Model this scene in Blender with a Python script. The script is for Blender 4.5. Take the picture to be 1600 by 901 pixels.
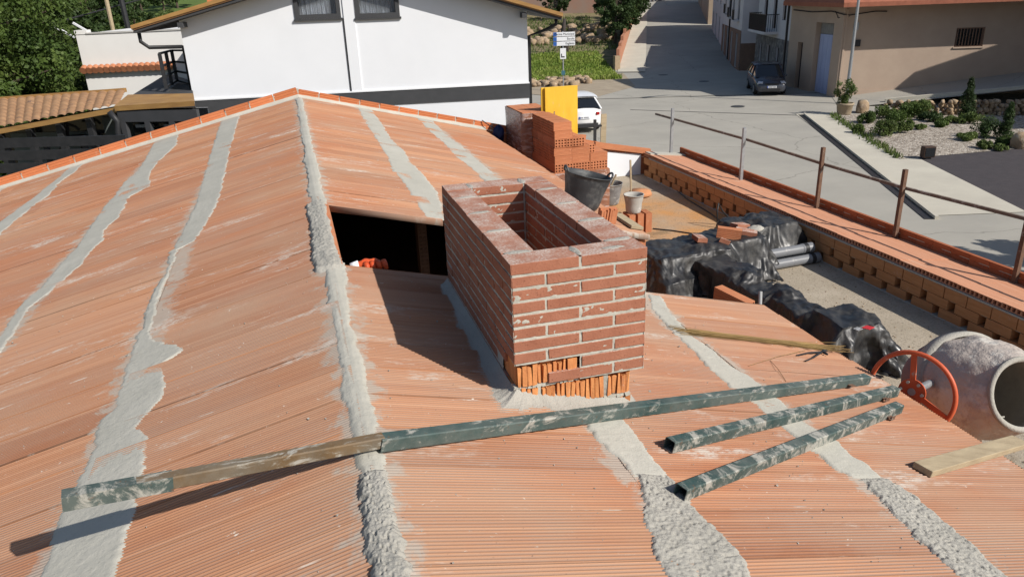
import bpy, math, random
import numpy as np
from mathutils import Vector, Matrix
for o in list(bpy.data.objects): bpy.data.objects.remove(o)
SC = bpy.context.scene
COL = SC.collection
rng = np.random.default_rng(7)
random.seed(7)
R = math.radians

# ------------------------------------------------------------------ camera, world, sun, exposure
CAM = Vector((-0.7214, -2.6465, 0.9858))
CR = Vector((0.96019, -0.27703, -0.03596)); CU = Vector((0.13393, 0.34357, 0.92953)); CF = Vector((0.24515, 0.89734, -0.36700))
FPX = 1176.5
cam_d = bpy.data.cameras.new('camera'); cam = bpy.data.objects.new('camera', cam_d); COL.objects.link(cam)
cam_d.sensor_width = 36; cam_d.lens = FPX/1600*36; cam_d.clip_start = .05; cam_d.clip_end = 3000
cam.matrix_world = Matrix(((CR.x, CU.x, -CF.x, CAM.x), (CR.y, CU.y, -CF.y, CAM.y), (CR.z, CU.z, -CF.z, CAM.z), (0, 0, 0, 1)))
SC.camera = cam
TOSUN = Vector((.41, -.50, .498)).normalized()
EL = math.asin(TOSUN.z); AZ = math.atan2(TOSUN.x, TOSUN.y)
W = bpy.data.worlds.new('World'); SC.world = W; W.use_nodes = True
wn = W.node_tree; bg = wn.nodes['Background']; sky = wn.nodes.new('ShaderNodeTexSky')
sky.sky_type = 'NISHITA'; sky.sun_disc = False; sky.sun_elevation = EL; sky.sun_rotation = AZ
sky.air_density = 1.0; sky.dust_density = 1.0
wn.links.new(sky.outputs[0], bg.inputs[0]); bg.inputs[1].default_value = .09
sun_d = bpy.data.lights.new('sun', 'SUN'); sun_d.energy = 5.0; sun_d.angle = R(.53); sun_d.color = (1, .95, .88)
sun = bpy.data.objects.new('sun', sun_d); COL.objects.link(sun); sun.location = (10, -12, 14)
sun.rotation_euler = TOSUN.to_track_quat('Z', 'Y').to_euler()
SC.view_settings.view_transform = 'Standard'; SC.view_settings.look = 'None'
SC.view_settings.exposure = 0.16; SC.view_settings.gamma = 1; SC.view_settings.use_curve_mapping = False
SC.render.engine = 'CYCLES'

# street frame: RT metres to the right, FW metres ahead of where the photographer stands
FH = Vector((.2635, .9647, 0)); RH = Vector((.9647, -.2635, 0))
def V(rt, fw, z=0): return Vector((CAM.x+FH.x*fw+RH.x*rt, CAM.y+FH.y*fw+RH.y*rt, z))
def ray(u, v): return CF + CR*((u-800)/FPX) - CU*((v-450.5)/FPX)
def px(u, v, D):                    # point of a measured pixel at ground distance D
    d = ray(u, v); return CAM + d*(D/d.dot(FH))
def hz(u, v, z):                    # point of a measured pixel on the level z
    d = ray(u, v); return CAM + d*((z-CAM.z)/d.z)
def hpl(u, v, n, c):
    d = ray(u, v); n = Vector(n); return CAM + d*((c-n.dot(CAM))/n.dot(d))
ZS = -5.3                            # street
ZF = -2.24                           # terrace floor
RM, LM = -.25, .23
XR = -.64; ZRG = -.44
def zroof(x): return -.6+RM*x if x > XR else ZRG+LM*(x-XR)
def onroof(u, v): return hpl(u, v, (-RM, 0, 1), -.6)

# ------------------------------------------------------------------ helpers
def tag(o, label=None, cat=None, group=None, kind=None):
    if label: o['label'] = label
    if cat: o['category'] = cat
    if group: o['group'] = group
    if kind: o['kind'] = kind
    return o
def empty(name, loc, rz=0, label=None, cat=None, group=None):
    o = bpy.data.objects.new(name, None); COL.objects.link(o); o.location = loc; o.rotation_euler = (0, 0, rz)
    o.empty_display_size = .1
    return tag(o, label, cat, group)
class MB:
    def __init__(s): s.v = []; s.f = []; s.m = []; s.cm = 0
    def add(s, vs, fs):
        b = len(s.v); s.v += [tuple(p) for p in vs]; s.f += [tuple(i+b for i in f) for f in fs]; s.m += [s.cm]*len(fs); return s
    def quad(s, a, b, c, d): return s.add([a, b, c, d], [(0, 1, 2, 3)])
    def box(s, c, size, M=None, jit=0):
        hx, hy, hz_ = size[0]/2, size[1]/2, size[2]/2; vs = []
        for x, y, z in ((-1, -1, -1), (1, -1, -1), (1, 1, -1), (-1, 1, -1), (-1, -1, 1), (1, -1, 1), (1, 1, 1), (-1, 1, 1)):
            p = Vector((x*hx, y*hy, z*hz_))
            if jit: p += Vector((random.uniform(-jit, jit), random.uniform(-jit, jit), random.uniform(-jit, jit)))
            if M is not None: p = M @ p
            vs.append(p+Vector(c))
        return s.add(vs, [(0, 3, 2, 1), (4, 5, 6, 7), (0, 1, 5, 4), (1, 2, 6, 5), (2, 3, 7, 6), (3, 0, 4, 7)])
    def bar(s, a, b, w, h=None, up=(0, 0, 1)):
        a = Vector(a); b = Vector(b); h = w if h is None else h
        d = (b-a); L = d.length; d.normalize(); up = Vector(up)
        if abs(d.dot(up)) > .98: up = Vector((1, 0, 0))
        sd = d.cross(up).normalized(); u2 = sd.cross(d)
        M = Matrix((d, sd, u2)).transposed()
        return s.box((a+b)/2, (L, w, h), M)
    def tube(s, pts, r, n=8, cap=True):
        pts = [Vector(p) for p in pts]; rings = []
        rs = r if hasattr(r, '__len__') else [r]*len(pts)
        ref = None
        for i, p in enumerate(pts):
            d = (pts[min(i+1, len(pts)-1)]-pts[max(i-1, 0)]).normalized()
            if ref is None: ref = Vector((0, 0, 1)) if abs(d.z) < .9 else Vector((1, 0, 0))
            sd = d.cross(ref).normalized(); u2 = sd.cross(d); ref = u2
            rings.append([p+(sd*math.cos(2*math.pi*k/n)+u2*math.sin(2*math.pi*k/n))*rs[i] for k in range(n)])
        return s.rings(rings, cap)
    def rings(s, rings, cap=True, close=True):
        n = len(rings[0]); vs = [p for r in rings for p in r]; fs = []
        for i in range(len(rings)-1):
            for k in range(n if close else n-1):
                fs.append((i*n+k, i*n+(k+1) % n, (i+1)*n+(k+1) % n, (i+1)*n+k))
        if cap: fs.append(tuple(range(n-1, -1, -1))); fs.append(tuple((len(rings)-1)*n+k for k in range(n)))
        return s.add(vs, fs)
    def lathe(s, prof, n=24, M=None, c=(0, 0, 0)):   # prof: (r,z) around local Z
        rings = []
        for r, z in prof:
            ring = []
            for k in range(n):
                p = Vector((r*math.cos(2*math.pi*k/n), r*math.sin(2*math.pi*k/n), z))
                if M is not None: p = M @ p
                ring.append(p+Vector(c))
            rings.append(ring)
        return s.rings(rings, False)
    def prism(s, poly, z0, z1):
        n = len(poly); vs = [(p[0], p[1], z0) for p in poly]+[(p[0], p[1], z1) for p in poly]
        fs = [tuple(range(n-1, -1, -1)), tuple(range(n, 2*n))]+[(i, (i+1) % n, n+(i+1) % n, n+i) for i in range(n)]
        return s.add(vs, fs)
    def build(s, name, mat, parent=None, smooth=False, local=False, bevel=0):
        me = bpy.data.meshes.new(name)
        off = Vector((0, 0, 0))
        if parent is not None and not local:
            off = wloc(parent)
        me.from_pydata([(p[0]-off.x, p[1]-off.y, p[2]-off.z) for p in s.v], [], s.f)
        for m_ in (mat if isinstance(mat, (list, tuple)) else [mat]): me.materials.append(m_)
        if any(s.m): me.polygons.foreach_set('material_index', s.m)
        if smooth: me.polygons.foreach_set('use_smooth', [True]*len(me.polygons))
        me.update()
        o = bpy.data.objects.new(name, me); COL.objects.link(o)
        if parent is not None: o.parent = parent
        if bevel:
            b = o.modifiers.new('bevel', 'BEVEL'); b.width = bevel; b.segments = 2; b.limit_method = 'ANGLE'; b.angle_limit = R(40)
        return o
def wloc(o):
    p = Vector(o.location)
    while o.parent is not None: o = o.parent; p += Vector(o.location)
    return p
def npmesh(name, verts, faces, mat, parent=None, smooth=False, local=False):
    verts = np.asarray(verts, np.float32).reshape(-1, 3).copy(); faces = np.asarray(faces, np.int32)
    if parent is not None and not local: verts -= np.array(wloc(parent), np.float32)
    me = bpy.data.meshes.new(name); k = faces.shape[1]
    me.vertices.add(len(verts)); me.vertices.foreach_set('co', verts.ravel())
    me.loops.add(faces.size); me.loops.foreach_set('vertex_index', faces.ravel())
    me.polygons.add(len(faces)); me.polygons.foreach_set('loop_start', np.arange(0, faces.size, k, dtype=np.int32))
    me.polygons.foreach_set('loop_total', np.full(len(faces), k, np.int32))
    if smooth: me.polygons.foreach_set('use_smooth', np.ones(len(faces), bool))
    me.materials.append(mat); me.update(calc_edges=True); me.validate()
    o = bpy.data.objects.new(name, me); COL.objects.link(o)
    if parent is not None: o.parent = parent
    return o
def gridfaces(nu, nv):
    i = np.arange(nu-1)[:, None]*nv+np.arange(nv-1)[None, :]
    return np.stack([i, i+nv, i+nv+1, i+1], -1).reshape(-1, 4)
def h2(ix, iy, seed):
    n = (ix.astype(np.int64)*374761393+iy.astype(np.int64)*668265263+seed*974711) & 0x7fffffff
    n = ((n ^ (n >> 13))*1274126177) & 0x7fffffff
    return ((n ^ (n >> 16)) & 0xffff)/65535.0
def vn(x, y, seed=0):
    x = np.asarray(x, float); y = np.asarray(y, float)
    ix = np.floor(x).astype(np.int64); iy = np.floor(y).astype(np.int64); fx = x-ix; fy = y-iy
    fx = fx*fx*(3-2*fx); fy = fy*fy*(3-2*fy)
    a = h2(ix, iy, seed); b = h2(ix+1, iy, seed); c = h2(ix, iy+1, seed); d = h2(ix+1, iy+1, seed)
    return a+(b-a)*fx+(c-a)*fy+(a-b-c+d)*fx*fy
def fbm(x, y, seed=0, o=4):
    t = 0; amp = .5; 
    for k in range(o): t = t+amp*vn(x*2**k+k*17.3, y*2**k-k*9.1, seed+k); amp *= .5
    return t
def copy_tree(o, parent=None):
    c = o.copy(); COL.objects.link(c)
    if parent is not None: c.parent = parent
    for ch in list(o.children): copy_tree(ch, c)
    return c

# ------------------------------------------------------------------ materials
MATS = {}
class NT:
    def __init__(s, name):
        s.m = bpy.data.materials.new(name); s.m.use_nodes = True; s.t = s.m.node_tree; s.b = s.t.nodes['Principled BSDF']
        s.b.inputs['Specular IOR Level'].default_value = .3
        tc = s.t.nodes.new('ShaderNodeTexCoord'); s.co = tc.outputs['Object']; MATS[name] = s.m
    def n(s, typ, **kw):
        nd = s.t.nodes.new(typ)
        for k, v in kw.items():
            if k.startswith('i_'): 
                key = k[2:]; key = int(key) if key.isdigit() else key
                if isinstance(v, bpy.types.NodeSocket): s.t.links.new(v, nd.inputs[key])
                else: nd.inputs[key].default_value = v
            else: setattr(nd, k, v)
        return nd
    def L(s, a, b): s.t.links.new(a, b)
    def map(s, sc, loc=(0, 0, 0), rot=(0, 0, 0)):
        nd = s.n('ShaderNodeMapping'); s.L(s.co, nd.inputs[0]); nd.inputs['Scale'].default_value = sc; nd.inputs['Location'].default_value = loc; nd.inputs['Rotation'].default_value = rot; return nd.outputs[0]
    def noise(s, scale, detail=5, rough=.55, vec=None, dist=0):
        nd = s.n('ShaderNodeTexNoise'); s.L(vec if vec is not None else s.co, nd.inputs['Vector']); nd.inputs['Scale'].default_value = scale
        nd.inputs['Detail'].default_value = detail; nd.inputs['Roughness'].default_value = rough; nd.inputs['Distortion'].default_value = dist; return nd.outputs[0]
    def ramp(s, f, stops):
        nd = s.n('ShaderNodeValToRGB'); s.L(f, nd.inputs[0]); e = nd.color_ramp.elements
        while len(e) < len(stops): e.new(.5)
        for el, (p, c) in zip(e, stops): el.position = p; el.color = (c[0], c[1], c[2], 1) if hasattr(c, '__len__') else (c, c, c, 1)
        return nd.outputs[0]
    def mix(s, f, a, b, mode='MIX'):
        nd = s.n('ShaderNodeMix', data_type='RGBA', blend_type=mode)
        for sock, val in ((nd.inputs[0], f), (nd.inputs[6], a), (nd.inputs[7], b)):
            if isinstance(val, bpy.types.NodeSocket): s.L(val, sock)
            elif hasattr(val, '__len__'): sock.default_value = (*val[:3], 1)
            else: sock.default_value = val
        return nd.outputs[2]
    def math(s, op, a, b=0, clamp=False):
        nd = s.n('ShaderNodeMath', operation=op, use_clamp=clamp)
        for i, val in enumerate((a, b)):
            if isinstance(val, bpy.types.NodeSocket): s.L(val, nd.inputs[i])
            else: nd.inputs[i].default_value = val
        return nd.outputs[0]
    def bump(s, h, strength=.5, dist=.01, prev=None):
        nd = s.n('ShaderNodeBump'); s.L(h, nd.inputs['Height']); nd.inputs['Strength'].default_value = strength; nd.inputs['Distance'].default_value = dist
        if prev is not None: s.L(prev, nd.inputs['Normal'])
        return nd.outputs[0]
    def set(s, col=None, rough=None, nrm=None, metal=None, spec=None):
        for k, v in (('Base Color', col), ('Roughness', rough), ('Normal', nrm), ('Metallic', metal), ('Specular IOR Level', spec)):
            if v is None: continue
            if isinstance(v, bpy.types.NodeSocket): s.L(v, s.b.inputs[k])
            elif hasattr(v, '__len__'): s.b.inputs[k].default_value = (*v[:3], 1)
            else: s.b.inputs[k].default_value = v
        return s.m
def M(name, c1, c2=None, scale=6, rough=.8, bump=.0, bscale=60, bdist=.01, stretch=(1, 1, 1), spots=None, metal=0, spec=.3, detail=5, objvar=0):
    t = NT(name); v = t.map(stretch)
    c2 = c2 or tuple(x*.8 for x in c1)
    col = t.ramp(t.noise(scale, detail, .6, v), [(.3, c1), (.7, c2)])
    if objvar:
        oi = t.n('ShaderNodeObjectInfo'); f = t.math('MULTIPLY_ADD', oi.outputs['Random'], objvar); 
        t.t.nodes[-1].inputs[2].default_value = 1-objvar/2
        hs = t.n('ShaderNodeHueSaturation'); t.L(col, hs.inputs['Color']); t.L(f, hs.inputs['Value']); col = hs.outputs[0]
    if spots:
        sc, th, sw, cc = spots
        col = t.mix(t.ramp(t.noise(sc, 6, .65, v), [(th, 0), (min(th+sw, 1), 1)]), col, cc)
    nrm = t.bump(t.noise(bscale, 6, .6, v), bump, bdist) if bump else None
    return t.set(col, rough, nrm, metal, spec)

def clay_tile():
    t = NT('clay roof tile')
    sx = t.n('ShaderNodeSeparateXYZ'); t.L(t.co, sx.inputs[0]); X_, Y_ = sx.outputs[0], sx.outputs[1]
    ty = t.math('FLOOR', t.math('DIVIDE', Y_, .25)); tx = t.math('FLOOR', t.math('DIVIDE', t.math('ADD', X_, .64), 1.02))
    cv = t.n('ShaderNodeCombineXYZ'); t.L(tx, cv.inputs[0]); t.L(ty, cv.inputs[1])
    wn_ = t.n('ShaderNodeTexWhiteNoise', noise_dimensions='2D'); t.L(cv.outputs[0], wn_.inputs[0])
    base = t.ramp(wn_.outputs[0], [(0, (.235, .080, .035)), (.22, (.345, .145, .070)), (.6, (.400, .186, .096)), (.85, (.43, .21, .115)), (1, (.32, .120, .056))])
    # patches of redder clay and long straight streaks inside each board
    base = t.mix(t.ramp(t.noise(.55, 3, .5), [(.48, 0), (.58, .75)]), base, (.32, .105, .046))
    vj = t.n('ShaderNodeVectorMath', operation='ADD'); t.L(t.map((.10, 38, 1)), vj.inputs[0]); cj = t.n('ShaderNodeVectorMath', operation='SCALE'); t.L(cv.outputs[0], cj.inputs[0]); cj.inputs['Scale'].default_value = 3.7; t.L(cj.outputs[0], vj.inputs[1])
    st = t.noise(1, 4, .6, vj.outputs[0])
    base = t.mix(t.ramp(st, [(.38, .5), (.50, 0)]), base, (.27, .095, .045))
    base = t.mix(t.ramp(st, [(.54, 0), (.68, .5)]), base, (.56, .31, .185))
    # cement that settled between the ribs
    gr = t.math('FRACT', t.math('DIVIDE', t.math('ADD', Y_, 3.9), .0156))
    rib = t.ramp(gr, [(.0, 0), (.34, 0), (.42, 1), (.72, 1), (.82, 0)])
    dep = t.ramp(t.noise(1.5, 6, .65, t.map((.7, 1.6, 1), (2, 9, 0))), [(.36, .25), (.62, .9)])
    base = t.mix(t.math('MULTIPLY', t.math('SUBTRACT', 1, rib), dep), base, (.30, .215, .170))
    base = t.mix(t.math('MULTIPLY', rib, .30), base, (.60, .32, .18))
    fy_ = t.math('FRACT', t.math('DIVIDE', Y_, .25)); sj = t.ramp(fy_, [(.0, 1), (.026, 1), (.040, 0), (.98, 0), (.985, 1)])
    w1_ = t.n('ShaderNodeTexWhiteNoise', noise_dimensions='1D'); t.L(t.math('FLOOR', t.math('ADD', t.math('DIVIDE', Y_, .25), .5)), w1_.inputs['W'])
    base = t.mix(t.math('MULTIPLY', t.math('MULTIPLY', sj, t.ramp(w1_.outputs[0], [(.15, .25), (.8, 1)])), t.ramp(t.noise(2.2, 4, .6), [(.30, .4), (.6, 1)])), base, (.075, .04, .027))  # board seams painted dark: shade of the open gap plus grime
    base = t.mix(t.ramp(t.noise(1, 6, .65, t.map((.9, 1.3, 1), (7, 3, 0))), [(.45, 0), (.68, .42)]), base, (.36, .26, .185))
    # cement haze beside the strips
    hz_ = None
    for xc in (-.64, .31, 1.33, -1.64, -2.64, -3.96):
        d = t.math('ABSOLUTE', t.math('SUBTRACT', X_, xc)); m_ = t.ramp(d, [(.05, 1), (.17, 0)]); hz_ = m_ if hz_ is None else t.math('MAXIMUM', hz_, m_)
    rag = t.noise(1, 8, .72, t.map((7, 9, 1), (5, 1, 0)), .4)
    thr = t.math('ADD', t.math('MULTIPLY', hz_, .26), rag)
    base = t.mix(t.ramp(thr, [(.66, 0), (.76, .8)]), base, (.34, .305, .26))
    # smears of cement dragged along the boards, drips and grit
    sm = t.noise(1, 8, .7, t.map((.8, 3.4, 1), (11, 4, 0)), .3); fine = t.noise(1, 5, .75, t.map((22, 60, 1)))
    k = t.math('MULTIPLY', t.ramp(sm, [(.565, 0), (.65, .9)]), t.ramp(fine, [(.40, 0), (.56, 1)]))
    base = t.mix(k, base, (.47, .42, .365))
    jl = t.noise(1, 6, .7, t.map((1.3, 30, 1), (21, 3, 0)), .2); base = t.mix(t.ramp(jl, [(.655, 0), (.69, .85)]), base, (.50, .44, .38))
    dr = t.noise(1, 6, .75, t.map((16, 34, 1), (2, 2, 0)), 1.0); base = t.mix(t.ramp(dr, [(.655, 0), (.69, .9)]), base, (.56, .51, .44))
    sp = t.noise(75, 3, .6); base = t.mix(t.ramp(sp, [(.70, 0), (.74, .75)]), base, (.17, .11, .08))
    return t.set(base, .88, t.bump(t.noise(140, 4, .6), .25, .003), spec=.12)
clay = clay_tile()
def mortar_mat(name, c1, c2, bs, bd):
    t = NT(name)
    col = t.ramp(t.noise(5, 6, .6), [(.3, c1), (.7, c2)])
    col = t.mix(t.ramp(t.noise(1.6, 4, .6), [(.45, 0), (.75, .5)]), col, tuple(x*.86 for x in c1))
    col = t.mix(t.ramp(t.noise(70, 3, .6), [(.62, 0), (.72, .5)]), col, tuple(x*.6 for x in c1))
    n1 = t.bump(t.noise(bs, 6, .65), .6, bd)
    return t.set(col, .95, t.bump(t.noise(bs*5, 4, .6), .4, bd*.3, n1), spec=.1)
mortar = mortar_mat('smooth mortar', (.405, .39, .335), (.465, .445, .385), 24, .008)
mortar_rough = mortar_mat('rough mortar', (.34, .325, .285), (.40, .38, .335), 80, .010)
brick_red = None
def red_brick():
    t = NT('dark red facing brick')
    col = t.ramp(t.noise(7, 5, .6), [(.3, (.28, .110, .066)), (.7, (.365, .158, .098))])
    col = t.mix(t.ramp(t.noise(90, 4, .6), [(.60, 0), (.70, .7)]), col, (.10, .03, .02))
    geo = t.n('ShaderNodeNewGeometry'); sz = t.n('ShaderNodeSeparateXYZ'); t.L(geo.outputs['True Normal'], sz.inputs[0])
    up = t.ramp(sz.outputs[2], [(.5, 0), (.9, 1)])
    smear = t.math('MULTIPLY', up, t.math('MULTIPLY', t.ramp(t.noise(9, 7, .7), [(.40, .15), (.62, .9)]), t.ramp(t.noise(110, 4, .7), [(.4, .15), (.58, 1)])))
    col = t.mix(smear, col, (.56, .50, .44))
    col = t.mix(t.ramp(t.noise(13, 7, .7, t.map((1, 1, 1), (4, 1, 9))), [(.70, 0), (.84, .3)]), col, (.42, .32, .26))
    return t.set(col, .88, t.bump(t.noise(95, 5, .65), .5, .004), spec=.15)
brick_red = red_brick()
def clay_m(name, c1, c2, sc=(6, 6, 60), objvar=.25, bump=.25):
    t = NT(name)
    col = t.ramp(t.noise(1, 5, .6, t.map(sc)), [(.3, c1), (.7, c2)])
    oi = t.n('ShaderNodeObjectInfo'); hs = t.n('ShaderNodeHueSaturation'); t.L(col, hs.inputs['Color'])
    f = t.math('MULTIPLY', oi.outputs['Random'], objvar); t.L(t.math('ADD', f, 1-objvar/2), hs.inputs['Value']); col = hs.outputs[0]
    col = t.mix(t.ramp(t.noise(11, 6, .7), [(.62, 0), (.78, .55)]), col, (.55, .45, .37))
    return t.set(col, .88, t.bump(t.noise(80, 5, .6), bump, .004), spec=.15)
hollow = clay_m('orange hollow brick', (.50, .21, .105), (.42, .155, .075))
hollow_raw = clay_m('broken hollow block', (.62, .27, .10), (.46, .17, .065), (40, 40, 9), .1, .6)
edge_clay = clay_m('edge brick clay', (.56, .20, .085), (.46, .145, .06), (5, 5, 40), .3)
brown_clay = clay_m('brown lattice brick', (.54, .275, .125), (.44, .205, .088), (5, 5, 40), .35)
white_wall = M('white render', (.71, .725, .75), (.68, .695, .72), 1.2, .9, .15, 160, .004)
annex_white = M('cream white render', (.70, .69, .67), (.66, .65, .63), 1.2, .9, .1, 90, .004)
black_metal = M('black metal', (.018, .019, .021), (.03, .03, .032), 8, .5)
dark_grey = M('charcoal paint', (.045, .047, .05), (.055, .056, .06), 4, .7)
gold_wood = M('golden eave wood', (.38, .22, .075), (.27, .145, .05), 3, .6, .2, 30, .01, (1, 1, 6))
glass_dark = M('dark glass', (.012, .014, .016), (.02, .022, .025), 2, .08, spec=.6)
curtain_m = M('curtain cloth', (.42, .45, .50), (.2, .22, .26), 1, .9, stretch=(26, 26, 1))
beige = M('beige render', (.42, .325, .25), (.375, .285, .22), 1.0, .95, .3, 40, .01)
beige_dk = M('brown plinth', (.22, .14, .10), (.17, .11, .08), 2, .95, .3, 40, .01)
gravel = None
def gravel_m():
    t = NT('gravel'); vo = t.n('ShaderNodeTexVoronoi'); t.L(t.co, vo.inputs['Vector']); vo.inputs['Scale'].default_value = 16
    sp = t.n('ShaderNodeSeparateColor'); t.L(vo.outputs['Color'], sp.inputs[0])
    col = t.ramp(sp.outputs[0], [(0, (.10, .08, .06)), (.3, (.25, .21, .17)), (.7, (.38, .335, .28)), (1, (.55, .50, .43))])
    inv = t.math('SUBTRACT', 1, vo.outputs['Distance'])
    return t.set(col, .9, t.bump(inv, .9, .03), spec=.2)
gravel = gravel_m()
def concrete(name, c1, c2, sc=.5, crack=True, bd=.006):
    t = NT(name)
    col = t.ramp(t.noise(sc, 8, .6), [(.3, c1), (.7, c2)])
    col = t.mix(t.ramp(t.noise(1, 6, .65, t.map((.25, 1.6, 1))), [(.45, 0), (.75, .4)]), col, tuple(x*.82 for x in c1))
    col = t.mix(t.ramp(t.noise(40, 4, .7), [(.55, 0), (.75, .4)]), col, tuple(x*.7 for x in c1))
    if crack:
        vo = t.n('ShaderNodeTexVoronoi', feature='DISTANCE_TO_EDGE'); vo.inputs['Scale'].default_value = .14
        v2 = t.n('ShaderNodeVectorMath', operation='ADD'); t.L(t.co, v2.inputs[0]); nz = t.n('ShaderNodeTexNoise'); nz.inputs['Scale'].default_value = .9; nz.inputs['Detail'].default_value = 6; t.L(t.co, nz.inputs['Vector'])
        t.L(nz.outputs['Color'], v2.inputs[1]); t.L(v2.outputs[0], vo.inputs['Vector'])
        col = t.mix(t.ramp(vo.outputs['Distance'], [(.0, .40), (.005, 0)]), col, (.06, .055, .05))
    return t.set(col, .9, t.bump(t.noise(60, 5, .6), .3, bd), spec=.2)
street_c = concrete('street concrete', (.36, .34, .295), (.30, .285, .25))
walk_c = concrete('pavement concrete', (.50, .47, .39), (.43, .40, .335), .8, False)
asphalt = M('asphalt', (.060, .052, .055), (.045, .040, .043), 3, .9, .5, 120, .01, spots=(60, .6, .1, (.11, .10, .10)))
def floor_m():
    t = NT('terrace screed')
    col = t.ramp(t.noise(3, 7, .6), [(.3, (.42, .36, .28)), (.7, (.33, .28, .21))])
    sx = t.n('ShaderNodeSeparateXYZ'); t.L(t.co, sx.inputs[0])
    # orange brick dust lies on the far half of the terrace
    m_ = t.math('MULTIPLY', t.ramp(t.math('DIVIDE', sx.outputs[1], 10), [(.50, 0), (.60, 1), (.80, 1), (.92, 0)]), t.ramp(t.noise(1.3, 6, .6), [(.35, .3), (.6, 1)]))
    col = t.mix(m_, col, (.52, .27, .11))
    col = t.mix(t.ramp(t.noise(1.1, 5, .6, t.map((1, 1, 1), (5, 5, 5))), [(.60, 0), (.68, .7)]), col, (.20, .145, .085))
    col = t.mix(t.ramp(t.noise(45, 3, .7), [(.56, 0), (.66, .7)]), col, (.15, .12, .09))
    return t.set(col, .95, t.bump(t.noise(50, 5, .7), .7, .012), spec=.1)
floor_mat = floor_m()
def tarp_m():
    t = NT('black polythene')
    col = t.ramp(t.noise(3, 6, .65), [(.4, (.016, .016, .017)), (.75, (.032, .031, .030))])
    col = t.mix(t.ramp(t.noise(5, 8, .75), [(.48, 0), (.74, .55)]), col, (.12, .11, .095))
    n1 = t.bump(t.noise(7, 4, .55, None, 1.0), .35, .012)
    return t.set(col, t.ramp(t.noise(5, 5, .6), [(.35, .30), (.65, .62)]), n1, spec=.45)
tarp_mat = tarp_m()
def green_tube_m(name, cg, scale=(11, 9, 9), amt=.525):
    t = NT(name)
    col = t.ramp(t.noise(12, 5, .6), [(.3, cg), (.7, tuple(x*.6 for x in cg))])
    mr = t.map((1, 1, 1), (0, 0, 0), (0, 0, -.35)); ms = t.n('ShaderNodeMapping'); t.L(mr, ms.inputs[0]); ms.inputs['Scale'].default_value = scale
    n = t.noise(1, 9, .74, ms.outputs[0], .6)
    col = t.mix(t.ramp(t.noise(5, 7, .7), [(.36, 0), (.62, .45)]), col, (.17, .175, .155))
    col = t.mix(t.ramp(n, [(amt-.03, 0), (amt+.06, .85)]), col, (.38, .365, .32))
    col = t.mix(t.ramp(t.noise(30, 6, .7), [(.62, 0), (.70, .8)]), col, (.14, .075, .04))
    return t.set(col, .65, t.bump(n, .4, .004), spec=.3)
green_tube = green_tube_m('green painted steel with dried mortar', (.028, .066, .062))
clean_tube = green_tube_m('scuffed green painted steel', (.045, .085, .080), (10, 16, 16), .565)
brown_tube = green_tube_m('weathered brown bar', (.17, .105, .048), (8, 22, 22), .545)
wood = M('weathered timber', (.42, .34, .22), (.30, .235, .15), 1.2, .85, .4, 6, .006, (1.5, 22, 22))
steel_galv = M('galvanised steel', (.38, .39, .40), (.30, .31, .32), 20, .5, metal=.6)
rust = M('rusty steel', (.17, .095, .06), (.10, .06, .042), 18, .85, .3, 80, .003, spots=(14, .6, .1, (.26, .23, .20)))
pale_rust = M('worn rail steel', (.20, .15, .115), (.13, .10, .08), 10, .8, .3, 80, .003, spots=(9, .55, .12, (.34, .31, .28)))
dark_hole = M('unlit clay inside', (.20, .09, .05), (.16, .07, .04), 6, .95)
attic_m = M('dark attic block', (.16, .10, .07), (.12, .08, .06), 4, .95, .4, 30, .01)

# ------------------------------------------------------------------ ground
def sst(a, b, x): 
    t = np.clip((x-a)/(b-a), 0, 1); return t*t*(3-2*t)
def gz(rt, fw):
    rt = np.asarray(rt, float); fw = np.asarray(fw, float)
    up = .078*np.maximum(0, fw-62)                       # the road climbs
    lf = .030*np.maximum(0, fw-75)+.075*np.maximum(0, fw-150)
    k = sst(-14, -4, rt)
    z = ZS+up*k+lf*(1-k)
    z += sst(20, 60, np.abs(rt-12))*0.6*(fbm(rt*.05, fw*.05, 5)-.5)*2
    return z
def sheet(name, poly_fn, r0, r1, f0, f1, nr, nf, mat, dz=0., kind='structure', zf=None):
    u = np.linspace(0, 1, nr); w = np.linspace(0, 1, nf); U_, W_ = np.meshgrid(u, w, indexing='ij')
    rt, fw = poly_fn(U_, W_) if poly_fn else (r0+(r1-r0)*U_, f0+(f1-f0)*W_)
    z = (zf or gz)(rt, fw)+dz
    P = np.stack([CAM.x+FH.x*fw+RH.x*rt, CAM.y+FH.y*fw+RH.y*rt, z], -1)
    o = npmesh(name, P, gridfaces(nr, nf), mat, smooth=True); o['kind'] = kind; return o
ground_m = M('dry earth and weeds', (.24, .18, .11), (.15, .14, .06), .35, .95, .5, 8, .05, spots=(1.3, .52, .12, (.065, .085, .025)))
sheet('ground', None, -420, 420, -60, 520, 281, 195, ground_m, -.03)
def quadsheet(name, c00, c10, c11, c01, nr, nf, mat, dz, zf=None):
    c = [np.array(p, float) for p in (c00, c10, c11, c01)]
    def fn(U_, W_):
        p = ((1-U_)*(1-W_))[..., None]*c[0]+(U_*(1-W_))[..., None]*c[1]+(U_*W_)[..., None]*c[2]+((1-U_)*W_)[..., None]*c[3]
        return p[..., 0], p[..., 1]
    return sheet(name, fn, 0, 0, 0, 0, nr, nf, mat, dz, zf=zf)
quadsheet('street', (-2, -6), (34, -6), (34, 43.6), (1, 48), 20, 20, street_c, .004)
quadsheet('road', (5.2, 46.5), (19.5, 45.5), (31, 125), (22.5, 125), 16, 80, street_c, .03)
quadsheet('cross_road', (-30, 40.5), (6, 46.6), (6.3, 54.5), (-30, 47), 20, 6, street_c, .012)

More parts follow.
